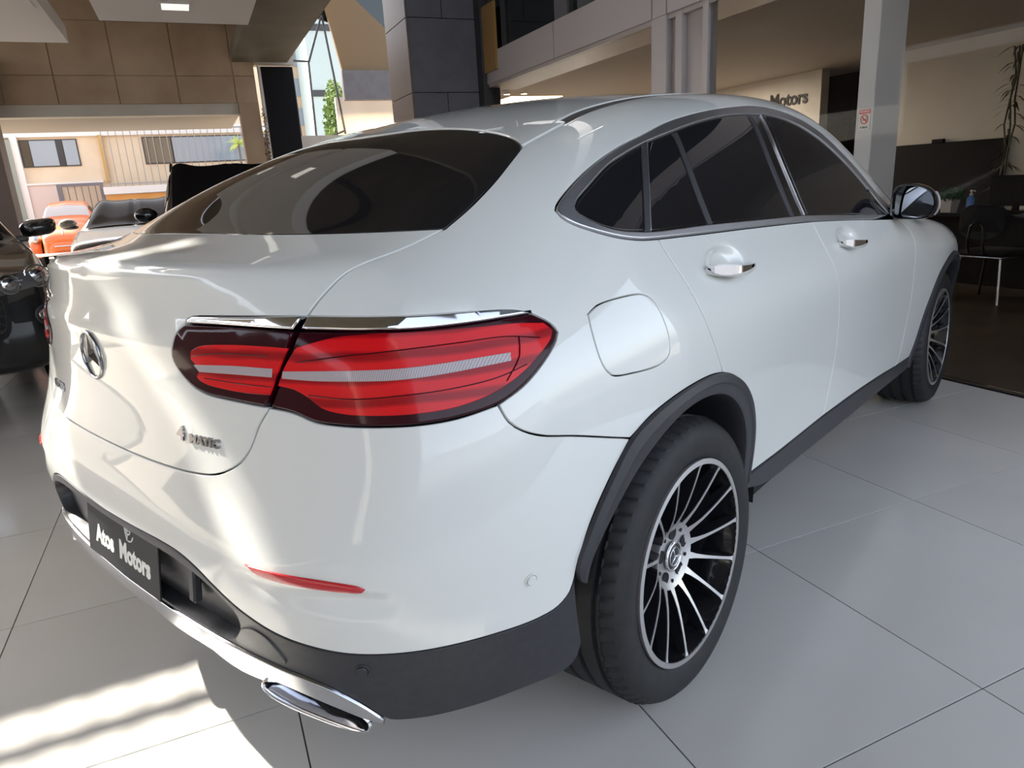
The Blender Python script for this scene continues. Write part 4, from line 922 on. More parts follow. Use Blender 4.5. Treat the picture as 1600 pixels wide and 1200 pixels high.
ub('trim_4', 12.85, 12.95, 1.6, 2.54, 1.9, 2.30, M['slate_edge'], kind='structure')
# slate clad column with its panels
cl = ub('column_slate', 7.85, 8.75, 2.45, 3.36, 0, 6.2, M['slate'], kind='structure')
zz = [0, .71, 1.64, 2.565, 3.50, 4.43, 6.2]
for k, (a, b) in enumerate(zip(zz[:-1], zz[1:])):
    split = [2.415, 2.905, 3.40] if k in (2, 4, 1) else [2.415, 3.40]
    if k == 3: split = [2.415, 3.40]
    for c, d in zip(split[:-1], split[1:]): ub('panel', 7.80, 7.85, c+.004, d-.004, a+.004, b-.004, M['slate'], cl, bev=.003)
    ub('edge_panel', 7.83, 8.9, 2.40, 2.45, a+.004, b-.004, M['slate_edge'], cl, bev=.003)

# right side: metal clad beam, upper dark glazing, posts, glass partition to the office
bmn = ub('beam_clad', -3, 7.82, 3.45, 3.95, 2.645, 3.02, M['beam'], kind='structure')
for a, b in ((5.6, 7.80), (3.70, 5.59), (3.48, 3.69), (1.2, 3.47), (-3, 1.19)): ub('panel', a+.003, b-.003, 3.43, 3.45, 2.64, 3.02, M['beam'], bmn, bev=.002)
ub('wall_upper_glazing', -3, 7.6, 3.52, 3.56, 3.02, 8.0, M['darkpane'], kind='structure')
for u in (7.55, 7.1, 5.3, 4.3, 2.4): ub('trim_5', u-.025, u+.025, 3.47, 3.52, 3.02, 8.0, M['frame'], kind='structure')
ub('trim_6', 7.2, 7.75, 3.40, 3.44, 2.78, 3.6, mat('amber_panel', (.30, .17, .05), .3), kind='structure')
po = ub('column_post', 2.93, 3.70, 3.50, 3.54, 0, 2.64, M['beam'], kind='structure')
for a, b, v0 in ((3.48, 3.70, 3.43), (3.27, 3.36, 3.44), (2.93, 3.0, 3.44)): ub('post_flange', a, b, v0, 3.50, 0, 2.638, M['beam'], po, bev=.003)
c2 = ub('column_white', 1.39, 1.52, 3.55, 3.80, 0, 2.64, mat('white_column_paint', (.66, .61, .58), .55), kind='structure', bev=.004)
def glazing(name, u0, u1, v, z0, z1):
    o = ub(name, u0, u1, v-.005, v+.005, z0, z1, M['pane'], kind='structure'); return o
glazing('window_2', -1.0, 2.925, 3.47, .01, 2.60); glazing('window_3', 3.705, 7.8, 3.50, .01, 2.60)
ub('ceiling_soffit', -1, 7.8, 3.45, 3.97, 2.60, 2.644, M['beam'], kind='structure')
# office behind the glass
ub('ceiling_office', -1, 13.4, 3.97, 9.1, 2.63, 2.75, M['officeceil'], kind='structure')
ub('wall_office', 6.02, 13.4, 8.0, 8.15, 0, 2.63, M['officewall'], kind='structure')
ub('wall_office_right', -1, 5.35, 8.0, 8.15, 0, 2.63, M['officewall'], kind='structure')
ub('wall_office_recess', 4.6, 9, 8.9, 9.0, 0, 2.63, M['blackpanel'], kind='structure')
ub('wall_office_side', 5.30, 5.36, 8.0, 9, 0, 2.63, M['blackpanel'], kind='structure')
ub('wall_office_end', -1.1, -1.0, 3.5, 8.2, 0, 2.63, M['officewall'], kind='structure')
ub('trim_7', 5.55, 5.70, 8.4, 8.5, 0, 2.63, M['slate_edge'], kind='structure')
def wall_text(name, body, size, m, u, v, z, bold=0.0, sx=1.0, depth=.004, parent=None):
    # lettering on a face looking towards smaller v; reading direction runs towards smaller u
    X = Vector((-U[0], -U[1], 0)); Y = Vector((0, 0, 1)); Z = Vector((-V[0], -V[1], 0)); p = W(u, v, z)
    mt = Matrix(((X.x, Y.x, Z.x, p[0]), (X.y, Y.y, Z.y, p[1]), (X.z, Y.z, Z.z, p[2]), (0, 0, 0, 1)))
    return text(name, body, size, m, parent, mt, depth, bold, sx=sx)
bt = mat('black_letter', (.012, .012, .014), .5)
tag(wall_text('wall_lettering', 'Atos Motors', .27, bt, 6.92, 7.99, 2.29, .006, .95), 'black raised lettering on beige office wall behind the glass', 'sign')
# black board on the right office wall
bb = node('wall_board', 3.97, 7.97, .6, 'large black board on the beige office wall behind the reception desk', 'board')
ub('board', 3.25, 4.72, 7.94, 7.99, .62, 1.485, M['blackpanel'], bb, bev=.005); ub('board_clip', 4.02, 4.16, 7.93, 7.98, 1.485, 1.53, M['blackpanel'], bb)
# no smoking sign on the white column
sg = node('no_smoking_sign', 1.447, 3.545, 1.515, 'small no smoking sign with red header on the white column', 'sign')
cream = mat('sign_cream', (.78, .72, .62), .6); sred = mat('sign_red', (.75, .06, .05), .5)
ub('sign_plate', 1.405, 1.490, 3.544, 3.549, 1.513, 1.637, cream, sg); ub('sign_header', 1.405, 1.490, 3.5425, 3.544, 1.612, 1.637, sred, sg)
bm = bmesh.new(); cc = Vector((0, .0028, .062)); add_tube(bm, [cc+Vector((.027*math.cos(t), 0, .027*math.sin(t))) for t in np.linspace(0, 2*PI, 33)[:-1]], .0032, 6, closed=True)
add_tube(bm, [cc+Vector((-.019, 0, -.019)), cc+Vector((.019, 0, .019))], .003, 6); from_bm('prohibition_ring', bm, sred, sg, smooth=True)
bm = bmesh.new(); add_tube(bm, [cc+Vector((-.017, -.002, -.003)), cc+Vector((.014, -.002, -.003))], .0032, 6); add_tube(bm, [cc+Vector((-.016, -.002, .003)), cc+Vector((-.012, -.002, .010)), cc+Vector((-.015, -.002, .015))], .0012, 5); from_bm('cigarette', bm, bt, sg)
hl = wall_text('sign_lettering', 'PROIBIDO', .017, cream, 1.4475, 3.5424, 1.6245, .0003, .95, .0003); fl = wall_text('sign_lettering', 'FUMAR', .018, bt, 1.4475, 3.5436, 1.526, .0003, 1.0, .0003)
for q in (hl, fl): q.data.transform(sg.matrix_basis.inverted()); q.parent = sg
# downlights in the lit room below the beam
for k, (u, v) in enumerate(((7.52, 3.95), (8.45, 4.10), (8.39, 4.36))):
    d = node('downlight', u, v, 2.615, ('lit ceiling downlight just under the beam, nearest of three', 'lit ceiling downlight beside the slate column, leftmost of three', 'lit ceiling downlight lower right of three under the beam')[k], 'ceiling light', 'downlights under the beam')
    bm = bmesh.new(); add_lathe(bm, [(.045, .0), (.045, .012), (0, .012)], 20, axis='Z'); from_bm('diffuser', bm, M['down'], d)
    bm = bmesh.new(); add_lathe(bm, [(.046, .015), (.046, -.003), (.06, -.003), (.062, .015)], 20, axis='Z'); from_bm('trim_ring', bm, M['offwhite'], d, smooth=True, angle=40)
def area(u, v, z, su, sv, e, col, rx=0.0):
    l = bpy.data.lights.new('lamp', 'AREA'); l.shape = 'RECTANGLE'; l.size = su; l.size_y = sv; l.energy = e; l.color = col
    o = bpy.data.objects.new('lamp', l); COL.objects.link(o); o.location = W(u, v, z); o.rotation_euler = (rx, 0, GA); return o
area(9.6, 4.6, 2.58, 2.4, .9, 60, (1, .66, .34)); area(12.6, 3.4, 2.9, .5, 1.6, 45, (1, .70, .40)); area(7.25, 6.5, 2.58, .6, .5, OFFICE_FILL, (1, .88, .74))  # last one is an unseen fill light added behind the post for the office

# ------------------------------------------------------------------ office furniture
dk = node('reception_desk', 2.9, 7.0, 0, 'long black reception desk in the office behind the glass', 'desk')
ub('desk_top', 1.2, 4.2, 6.72, 7.35, .70, .74, M['pblack'], dk, bev=.004); ub('desk_front', 1.25, 4.15, 6.80, 6.84, 0, .70, M['blackpanel'], dk)
for u in (1.25, 4.11): ub('desk_side', u, u+.04, 6.84, 7.33, 0, .70, M['blackpanel'], dk)
pt = node('potted_plant', 3.16, 6.95, .74, 'small bushy green plant in a white square pot on the black desk', 'plant')
bm = bmesh.new(); a, b = .055, .075; lo = [bm.verts.new((s*a, t*a, 0)) for s, t in ((-1,-1),(1,-1),(1,1),(-1,1))]; hi = [bm.verts.new((s*b, t*b, .135)) for s, t in ((-1,-1),(1,-1),(1,1),(-1,1))]; i_ = [bm.verts.new((s*(b-.008), t*(b-.008), .135)) for s, t in ((-1,-1),(1,-1),(1,1),(-1,1))]; j_ = [bm.verts.new((s*(b-.012), t*(b-.012), .11)) for s, t in ((-1,-1),(1,-1),(1,1),(-1,1))]
bm.faces.new(lo)
for A, B in ((lo, hi), (hi, i_), (i_, j_)): [bm.faces.new((A[k], A[(k+1) % 4], B[(k+1) % 4], B[k])) for k in range(4)]
bm.faces.new(j_); bmesh.ops.recalc_face_normals(bm, faces=bm.faces); from_bm('pot', bm, mat('white_pot', (.72, .70, .68), .5), pt)
leafm = noisy('green_leaf', (.03, .10, .04), (.08, .20, .09), 8, .6)
def leaf_cloud(name, n, cx, cy, cz, rx, ry, rz, s0, s1, m, parent, seed):
    rr = random.Random(seed); bm = bmesh.new()
    for k in range(n):
        a = rr.uniform(0, 2*PI); e = rr.uniform(-.3, 1); q = math.sqrt(max(0, 1-e*e)); f = rr.uniform(.55, 1)
        c = Vector((cx+rx*q*math.cos(a)*f, cy+ry*q*math.sin(a)*f, cz+rz*e*f)); s = rr.uniform(s0, s1)
        t1 = Vector((rr.gauss(0, 1), rr.gauss(0, 1), rr.gauss(.3, 1))).normalized(); t2 = t1.orthogonal().normalized()*s*.4; t1 = t1*s
        bm.faces.new([bm.verts.new(p) for p in (c-t1, c+t2, c+t1, c-t2)])
    o = from_bm(name, bm, m, parent); o['kind'] = 'stuff'; return o
leaf_cloud('leaf_mass', 260, 0, 0, .15, .13, .13, .11, .018, .034, leafm, pt, 5); tube('stem', [(0, 0, .1), (0, 0, .2)], .008, leafm, pt, 6)
bo = node('sanitizer_bottle', 2.93, 6.95, .74, 'clear sanitizer bottle with blue liquid and white pump on the black desk', 'bottle')
lathe('bottle_body', [(0, 0), (.036, .0), (.038, .01), (.038, .13), (.026, .155), (.014, .165)], mat('blue_liquid', (.10, .28, .75), .15, coat=.5), bo, n=24, axis='Z')
bm = bmesh.new(); add_lathe(bm, [(.016, .163), (.018, .185), (.008, .188), (.007, .205), (.014, .207), (.014, .220), (0, .222)], 16, axis='Z'); add_tube(bm, [(0, 0, .213), (-.035, 0, .213), (-.042, 0, .203)], .006, 8); bmesh.ops.recalc_face_normals(bm, faces=bm.faces); from_bm('pump', bm, M['offwhite'], bo, smooth=True, angle=40)
mo = node('monitor', 2.47, 6.95, .74, 'black computer monitor seen from behind on the black desk', 'monitor')
ub('screen_housing', 2.22, 2.74, 6.93, 6.965, .80, 1.10, M['blackpanel'], mo, bev=.008); ub('monitor_neck', 2.45, 2.51, 6.965, 6.99, .75, .92, M['blackpanel'], mo); ub('monitor_foot', 2.36, 2.60, 6.87, 7.05, .741, .752, M['blackpanel'], mo, bev=.003)
def chair(u, v, rot, label, first=None):
    c = node('office_chair', u, v, 0, label, 'chair', 'black chairs before the reception desk')
    c.rotation_euler = (0, 0, GA+rot)
    bm = bmesh.new(); add_box(bm, (-.22, -.21, .43), (.22, .22, .475), bev=.02); from_bm('seat', bm, M['fabric_black'], c, smooth=True, angle=50)
    bm = bmesh.new(); n = 24; fr = []; bk = []
    for k in range(n):
        a = 2*PI*k/n; x = .215*math.copysign(abs(math.cos(a))**.7, math.cos(a)); z = .735+.155*math.copysign(abs(math.sin(a))**.75, math.sin(a)); y = -.235+.05*(x/.21)**2
        fr.append(bm.verts.new((x, y, z))); bk.append(bm.verts.new((x*.96, y-.04, .735+(z-.735)*.95)))
    bm.faces.new(fr); bm.faces.new(bk[::-1]); [bm.faces.new((fr[k], bk[k], bk[(k+1) % n], fr[(k+1) % n])) for k in range(n)]
    bmesh.ops.recalc_face_normals(bm, faces=bm.faces); from_bm('backrest', bm, M['fabric_black'], c)
    tube('back_frame', [(-.07, -.10, .425), (-.07, -.25, .45), (-.07, -.285, .56), (-.055, -.285, .70), (0, -.285, .735), (.055, -.285, .70), (.07, -.285, .56), (.07, -.25, .45), (.07, -.10, .425)], .011, M['pblack'], c, 8)
    tube('seat_frame', [(-.19, -.19, .418), (.19, -.19, .418), (.19, .19, .418), (-.19, .19, .418)], .011, M['steel'], c, 8, closed=True)
    for sx in (-1, 1):
        for sy in (-1, 1): tube('leg', [(sx*.18, sy*.18, .42), (sx*.23, sy*.225, .006)], .011, M['steel'] if sy < 0 else M['pblack'], c, 8)
    return c
chair(2.06, 6.05, PI, 'black chair with steel legs seen from behind, right of the white car mirror')
chair(3.0, 6.2, PI+.15, 'black chair half hidden behind the white car front fender')
bp = node('bamboo_plant', 3.06, 7.64, 0, 'tall thin bamboo plant with curling dry leaves behind the desk, at the right edge', 'plant')
lathe('pot', [(0, 0), (.14, 0), (.17, .34), (.155, .34), (.15, .30), (0, .29)], M['pblack'], bp, n=28, axis='Z')
bl = noisy('bamboo_leaf', (.045, .05, .03), (.10, .10, .055), 6, .6); rr = random.Random(11)
for k in range(3):
    pts = [(.03*k-.03+.02*math.sin(2.3*t+k), .02*math.cos(1.7*t+2*k), .3+2.1*t/8) for t in range(9)]; tube('stem', pts, .009, bl, bp, 6)
for k in range(70):
    z = rr.uniform(.9, 2.4); a = rr.uniform(0, 2*PI); l = rr.uniform(.13, .25); bm = bmesh.new(); d = Vector((math.cos(a), math.sin(a), 0)); s = Vector((-d.y, d.x, 0)); prev = None
    for i in range(5):
        f = i/4; p = Vector((0, 0, z))+d*(l*f)+Vector((0, 0, .06*f-.14*f*f)); w = .013*math.sin(PI*min(1, .12+f*.86)); q = (bm.verts.new(p-s*w), bm.verts.new(p+s*w))
        if prev: bm.faces.new((prev[0], prev[1], q[1], q[0]))
        prev = q
    from_bm('leaf', bm, bl, bp)

# ------------------------------------------------------------------ the other cars
def loft(stations, sub=(8, 6)):
    """car skin from stations along x: each row lists (y, z) of eight points from the sill to the roof centre"""
    xs = [s[0] for s in stations]; Y = np.array([[p[0] for p in s[1]] for s in stations]); Z = np.array([[p[1] for p in s[1]] for s in stations])
    n = len(xs); k = Y.shape[1]; sy = Sp2(range(n), range(k), Y); sz = Sp2(range(n), range(k), Z); sx = Sp1(range(n), xs)
    def P(a, b):
        a, b = np.broadcast_arrays(np.asarray(a, float), np.asarray(b, float)); return np.stack([sx(a), np.maximum(sy(a, b), 0), sz(a, b)], -1)
    return P, n, k
def grid_mesh(name, P, a0, a1, b0, b1, na, nb, m, parent, off=0.0, sg=(1, -1), thick=0.0):
    if len(sg) == 2 and max(b0, b1) < 6.9: return [grid_mesh(name, P, a0, a1, b0, b1, na, nb, m, parent, off, (q,)) for q in sg][0]
    a, b = np.meshgrid(np.linspace(a0, a1, na), np.linspace(b0, b1, nb), indexing='ij'); Q = P(a, b); e = 1e-3
    N = np.cross(P(a+e, b)-Q, P(a, b+e)-Q); N /= np.linalg.norm(N, axis=-1, keepdims=True)+1e-9
    if (N[..., 1]+N[..., 2]).mean() < 0: N = -N
    N[..., 1] = np.where(b > 6.999, 0, N[..., 1]); N /= np.linalg.norm(N, axis=-1, keepdims=True)+1e-9
    Q = Q+N*off; Q[..., 1] = np.where(b > 6.999, 0, Q[..., 1]); out = []; V_ = []; F_ = []
    for s in sg:
        base = len(V_)*0+sum(len(x) for x in V_); q = Q.reshape(-1, 3)*[1, s, 1]; V_.append(q)
        for i in range(na-1):
            for j in range(nb-1):
                f = [base+i*nb+j, base+(i+1)*nb+j, base+(i+1)*nb+j+1, base+i*nb+j+1]; F_.append(f if s > 0 else f[::-1])
    V_ = np.vstack(V_); o = from_py(name, V_, F_, m, parent)
    bm = bmesh.new(); bm.from_mesh(o.data); bmesh.ops.remove_doubles(bm, verts=bm.verts, dist=1e-4); bmesh.ops.recalc_face_normals(bm, faces=bm.faces)
    bm.to_mesh(o.data); bm.free(); return o
def simple_wheel(parent, x, y, r, m_rim, name='wheel'):
    s = 1 if y > 0 else -1
    w = lathe(name, [(r*.62, -.10), (r*.66, .10), (r*.72, .112), (r*.92, .11), (r*.985, .09), (r, .05), (r, -.09)], M['tyre'], parent, n=40)
    bm = bmesh.new(); add_lathe(bm, [(0, .085), (r*.16, .088), (r*.2, .07), (r*.22, .03)], 24)
    add_lathe(bm, [(r*.58, .07), (r*.60, .10), (r*.66, .10)], 40)
    for k in range(7):
        a = 2*PI*k/7; d = Vector((math.cos(a), 0, math.sin(a))); t = Vector((-d.z, 0, d.x))
        q = [d*r*.12-t*.03, d*r*.12+t*.03, d*r*.62+t*.022, d*r*.62-t*.022]; A = [bm.verts.new(p+Vector((0, .08, 0))) for p in q]; B = [bm.verts.new(p+Vector((0, .04, 0))) for p in q]
        bm.faces.new(A); [bm.faces.new((A[i], B[i], B[(i+1) % 4], A[(i+1) % 4])) for i in range(4)]
    bmesh.ops.recalc_face_normals(bm, faces=bm.faces); from_bm('rim', bm, m_rim, w, smooth=True, angle=30)
    lathe('wheel_back', [(0, -.02), (r*.62, -.02)], M['liner'], w, n=28)
    w.location = (x, y, r); w.rotation_euler = (0, 0, PI if s < 0 else 0)
    if s > 0: pass
    w.rotation_euler = (0, 0, 0 if s > 0 else PI); return w
def ellipsoid(name, c, r, m, parent, n=20, rot=None):
    bm = bmesh.new(); bmesh.ops.create_uvsphere(bm, u_segments=n, v_segments=n//2, radius=1)
    mt = Matrix.Translation(c) @ (rot.to_4x4() if rot is not None else Matrix.Identity(4)) @ Matrix.Diagonal((*r, 1)); bmesh.ops.transform(bm, matrix=mt, verts=bm.verts)
    return from_bm(name, bm, m, parent, smooth=True)
def ring(name, c, R, r, m, parent, ax=(1, 0, 0), n=28):
    ax = Vector(ax).normalized(); a = ax.orthogonal().normalized(); b = ax.cross(a)
    return tube(name, [Vector(c)+a*R*math.cos(t)+b*R*math.sin(t) for t in np.linspace(0, 2*PI, n+1)[:-1]], r, m, parent, 6, closed=True)
glass2 = mat('car_window_glass', (.014, .012, .012), .08, spec=.18, ior=1.12); bulb = mat('headlamp_reflector', (.55, .56, .58), .12, 1.0); lampg = mat('headlamp_cover', (.09, .09, .095), .05, coat=1.0)
amber = mat('amber_lens', (.55, .10, .02), .2, coat=.6)
def heading(o, u, v, z=0.0, turn=0.0):
    o.location = W(u, v, z); o.rotation_euler = (0, 0, GA+PI+turn)     # facing smaller u, towards the camera
def bg_car(name, label, paint, st, wheels, r, extra=None):
    c = tag(empty(name), label, 'car'); P, n, k = loft(st)
    grid_mesh('body', P, 0, n-1, 0, k-1, n*7, k*5, paint, c)
    for a, nm, dx in ((0, 'nose_panel', .035), (n-1, 'tail_panel', -.035)):
        b = np.linspace(0, k-1, 22); q = np.stack([np.full(22, 1.0)*P(float(a), b)[:, 0], P(float(a), b)[:, 1], P(float(a), b)[:, 2]], 1); loop_ = np.vstack([q, (q*[1, -1, 1])[-2:0:-1]]); m0 = loop_.mean(0)
        inn = m0+(loop_-m0)*.72+[dx, 0, 0]; nn = len(loop_); V_ = np.vstack([loop_, inn, [m0+[dx*1.25, 0, 0]]])
        F_ = [(i, (i+1) % nn, nn+(i+1) % nn, nn+i) for i in range(nn)]+[(nn+i, nn+(i+1) % nn, 2*nn) for i in range(nn)]
        o = from_py(nm, V_, F_, paint, c); bm = bmesh.new(); bm.from_mesh(o.data); bmesh.ops.recalc_face_normals(bm, faces=bm.faces); bm.to_mesh(o.data); bm.free()
        zc = float(m0[2]); w_ = float(loop_[:, 1].max())*.62
        if a == 0: tube('grille_bar', [(float(m0[0])+dx*1.3, -w_, zc+.02), (float(m0[0])+dx*1.5, 0, zc+.02), (float(m0[0])+dx*1.3, w_, zc+.02)], .014, M['chrome'], o, 8)
    for wx, wy in wheels:
        for s in (1, -1):
            bm = bmesh.new(); add_lathe(bm, [(0, 0), (r*1.13, 0)], 32); bmesh.ops.transform(bm, matrix=Matrix.Translation((wx, s*(wy+.016), r*1.02)), verts=bm.verts); from_bm('wheel_arch', bm, M['liner'], c)
            simple_wheel(c, wx, s*(wy-.06), r, bulb)
    return c, P, n, k
# --- black SUV at the left edge, nose towards the camera
blackp = mat('black_car_paint', (.006, .0065, .007), .25, coat=1.0, coatr=.02)
def sec(w0, wm, wb, zs, zm, zb, wr, zr, zc): return [(w0*.55, zs-.03), (w0, zs), (wm, (zs+zm)/2), (wm*.995, zm), (wb, zb), (wr, zr), (wr*.62, zr+(zc-zr)*.72), (0, zc)]
stB = [(2.40, sec(.44,.50,.46,.34,.66,.83,.36,.87,.89)), (2.33, sec(.72,.80,.78,.30,.70,.89,.62,.92,.95)), (2.12, sec(.82,.89,.82,.28,.70,.90,.70,.945,.97)), (1.7, sec(.88,.955,.88,.28,.74,.98,.78,1.02,1.05)), (1.05, sec(.90,.965,.90,.28,.78,1.03,.80,1.07,1.10)),
       (.75, sec(.90,.965,.895,.28,.79,1.05,.78,1.16,1.20)), (.25, sec(.90,.965,.89,.28,.80,1.06,.68,1.52,1.58)), (-.4, sec(.90,.965,.89,.28,.80,1.07,.66,1.65,1.70)), (-1.4, sec(.90,.965,.89,.28,.81,1.09,.66,1.63,1.69)), (-2.0, sec(.88,.95,.87,.30,.82,1.10,.66,1.52,1.58)), (-2.4, sec(.80,.88,.82,.34,.84,1.09,.68,1.16,1.20)), (-2.45, sec(.6,.7,.66,.45,.80,.98,.5,1.02,1.04))]
cb, P, n, k = bg_car('suv', 'black SUV at the left edge with twin round headlights facing the camera', blackp, stB, [(1.45, .955), (-1.5, .955)], .365)
grid_mesh('windscreen', P, 4.55, 6.35, 5.1, 7, 16, 16, glass2, cb, .012); grid_mesh('side_window', P, 5.6, 7.3, 4.15, 4.9, 14, 6, glass2, cb, .006); grid_mesh('side_window', P, 7.4, 8.8, 4.15, 4.9, 14, 6, glass2, cb, .006)
for s in (1, -1):
    hl_ = grid_mesh('headlight', P, .05, 1.75, 3.60, 4.38, 18, 8, lampg, cb, .008, sg=(s,))
    for (a, b, R) in ((1.06, 3.98, .072), (.42, 3.96, .064)):
        p = P(a, b); p = Vector((float(p[0])+.012, s*float(p[1]), float(p[2]))); ax = Vector((.93, s*.30, .12)).normalized()
        ring('light_ring', p, R, .006, bulb, hl_, ax); lathe('lamp_bulb', [(0, .012), (R*.35, .010), (R*.62, .002), (R*.66, -.004)], bulb, hl_, n=28, axis='Z', loc=p).rotation_euler = ax.to_track_quat('Z', 'Y').to_euler()
    p = P(1.6, 3.98); ellipsoid('side_indicator', Vector((float(p[0]), s*(float(p[1])), float(p[2]))), (.05, .03, .045), amber, hl_)
    p = P(.95, 2.75); p = Vector((float(p[0])+.004, s*float(p[1]), .63)); ax = Vector((.95, s*.3, 0)); lathe('fog_lamp', [(0, .012), (.035, .010), (.042, .004), (.05, -.01)], bulb, cb, n=24, axis='Z', loc=p).rotation_euler = ax.to_track_quat('Z', 'Y').to_euler()
    ring('fog_ring', p, .056, .010, M['clad'], cb, ax)
    n_ = 24; V_ = []; F_ = []
    for x_, k_ in ((.53, .90), (.56, 1.0), (.64, .97), (.70, .80), (.73, .45)):
        for i in range(n_):
            t = 2*PI*i/n_; c_, s_ = math.cos(t), math.sin(t); V_.append((x_, s*(1.06+.135*k_*math.copysign(abs(c_)**.6, c_)), 1.165+.072*k_*math.copysign(abs(s_)**.65, s_)+.02*c_*k_))
    for r_ in range(4):
        for i in range(n_): F_.append((r_*n_+i, r_*n_+(i+1) % n_, (r_+1)*n_+(i+1) % n_, (r_+1)*n_+i))
    F_ += [tuple(range(n_)), tuple(4*n_+i for i in range(n_))]
    m_ = from_py('door_mirror', V_, F_, blackp, cb, angle=50); bm = bmesh.new(); bm.from_mesh(m_.data); bmesh.ops.recalc_face_normals(bm, faces=bm.faces); bm.to_mesh(m_.data); bm.free()
    box('mirror_arm', (.60, .86 if s > 0 else -.97, 1.06), (.68, .97 if s > 0 else -.86, 1.11), blackp, m_, bev=.01)
    bm = bmesh.new(); add_box(bm, (2.38, .05*s if s > 0 else -.34, .62), (2.455, .34 if s > 0 else -.05, .80), bev=.03); from_bm('grille', bm, bulb, cb)
tube('bonnet_edge', [np.array(P(a, 4.62))+[0, .002, .004] for a in np.linspace(1.2, 4.4, 16)], .004, M['clad'], cb, 6)
tube('bonnet_edge', [(np.array(P(a, 4.62))+[0, .002, .004])*[1, -1, 1] for a in np.linspace(1.2, 4.4, 16)], .004, M['clad'], cb, 6)
heading(cb, 5.52, -3.03, turn=.28)
# --- second black SUV behind the rear window
stS = [(2.2, sec(.7,.8,.74,.40,.72,.90,.60,.94,.97)), (2.1, sec(.82,.90,.84,.34,.76,.98,.70,1.02,1.05)), (1.2, sec(.88,.94,.89,.32,.82,1.06,.80,1.10,1.13)), (.95, sec(.88,.94,.89,.32,.83,1.07,.79,1.17,1.21)), (.5, sec(.88,.94,.89,.32,.84,1.08,.72,1.60,1.66)), (.1, sec(.88,.94,.89,.32,.84,1.08,.70,1.69,1.75)), (-1.6, sec(.88,.94,.89,.32,.84,1.08,.70,1.68,1.745)), (-2.1, sec(.86,.92,.87,.34,.85,1.09,.70,1.55,1.60)), (-2.3, sec(.82,.88,.83,.40,.86,1.06,.68,1.18,1.2))]
cs, P, n, k = bg_car('suv', 'black SUV with roof rails behind the rear window of the white car', blackp, stS, [(1.35, .93), (-1.4, .93)], .37)
grid_mesh('windscreen', P, 2.7, 4.5, 5.12, 7, 16, 16, glass2, cs, .012); grid_mesh('side_window', P, 3.6, 5.6, 4.15, 4.9, 14, 6, glass2, cs, .006); grid_mesh('side_window', P, 5.7, 6.8, 4.15, 4.9, 14, 6, glass2, cs, .006)
for s in (1, -1):
    tube('roof_rail', [(.15, s*.71, 1.69), (.10, s*.70, 1.765), (-.1, s*.70, 1.785), (-1.6, s*.70, 1.78), (-1.75, s*.70, 1.70)], .02, M['clad'], cs, 8)
    ellipsoid('door_mirror', Vector((.75, s*1.06, 1.18)), (.08, .13, .09), blackp, cs); grid_mesh('headlight', P, .4, 1.4, 3.6, 4.3, 10, 6, bulb, cs, .006, sg=(s,))
heading(cs, 8.4, -.06)
# --- grey sedan
grayp = mat('silver_grey_paint', (.17, .155, .14), .35, .2, coat=.6)
def low(zr, wr=.58): return zr
stG = [(2.15, sec(.60,.70,.64,.34,.55,.62,.50,.66,.68)), (2.05, sec(.78,.84,.78,.28,.60,.70,.62,.74,.77)), (1.2, sec(.82,.88,.82,.26,.66,.84,.72,.87,.90)), (.85, sec(.82,.88,.82,.26,.67,.86,.72,.92,.95)), (.2, sec(.82,.88,.82,.26,.68,.88,.60,1.22,1.27)), (-.3, sec(.82,.88,.82,.26,.68,.89,.58,1.28,1.33)), (-1.0, sec(.82,.88,.82,.26,.68,.89,.58,1.26,1.31)), (-1.6, sec(.82,.88,.82,.28,.70,.90,.66,1.00,1.04)), (-2.1, sec(.78,.84,.78,.32,.72,.86,.6,.90,.92))]
cg, P, n, k = bg_car('sedan', 'low grey sedan with dark windscreen left of the second black SUV', grayp, stG, [(1.3, .87), (-1.3, .87)], .32)
grid_mesh('windscreen', P, 2.75, 4.75, 5.08, 7, 16, 16, glass2, cg, .022); grid_mesh('side_window', P, 3.5, 5.0, 4.15, 4.9, 12, 6, glass2, cg, .006); grid_mesh('side_window', P, 5.1, 6.3, 4.15, 4.9, 12, 6, glass2, cg, .006)
for s in (1, -1):
    o = ellipsoid('door_mirror', Vector((.70, s*.98, .99)), (.10, .13, .085), grayp, cg); ellipsoid('mirror_base', Vector((.70, s*.95, .935)), (.08, .12, .04), M['pblack'], o); grid_mesh('headlight', P, .6, 1.5, 3.5, 4.3, 10, 6, bulb, cg, .006, sg=(s,))
heading(cg, 13.2, -1.55); cg.scale = (1.08, 1.08, 1.06)
# --- orange beetle-shaped car out in the street
orange = mat('orange_car_paint', (.80, .17, .035), .3, coat=.8)
def bs(w, wb, z0, zm, zb, wr, zr, zc): return [(w*.8, z0-.02), (w, z0), (w, (z0+zm)/2), (w*.99, zm), (wb, zb), (wr, zr), (wr*.68, zr+(zc-zr)*.75), (0, zc)]
stO = [(1.85, bs(.30,.26,.34,.46,.52,.2,.56,.58)), (1.75, bs(.42,.40,.30,.56,.68,.32,.74,.77)), (1.3, bs(.50,.47,.28,.66,.82,.36,.90,.95)), (.75, bs(.60,.58,.28,.70,.90,.44,.98,1.04)), (.55, bs(.64,.61,.28,.72,.93,.50,1.09,1.15)), (.25, bs(.66,.62,.28,.74,.95,.45,1.34,1.45)), (-.2, bs(.66,.62,.28,.74,.95,.41,1.39,1.52)), (-.8, bs(.66,.61,.28,.74,.95,.40,1.32,1.44)), (-1.4, bs(.58,.52,.30,.72,.90,.32,.98,1.07)), (-1.9, bs(.40,.34,.36,.60,.70,.22,.76,.80)), (-2.05, bs(.25,.2,.40,.5,.54,.1,.56,.58))]
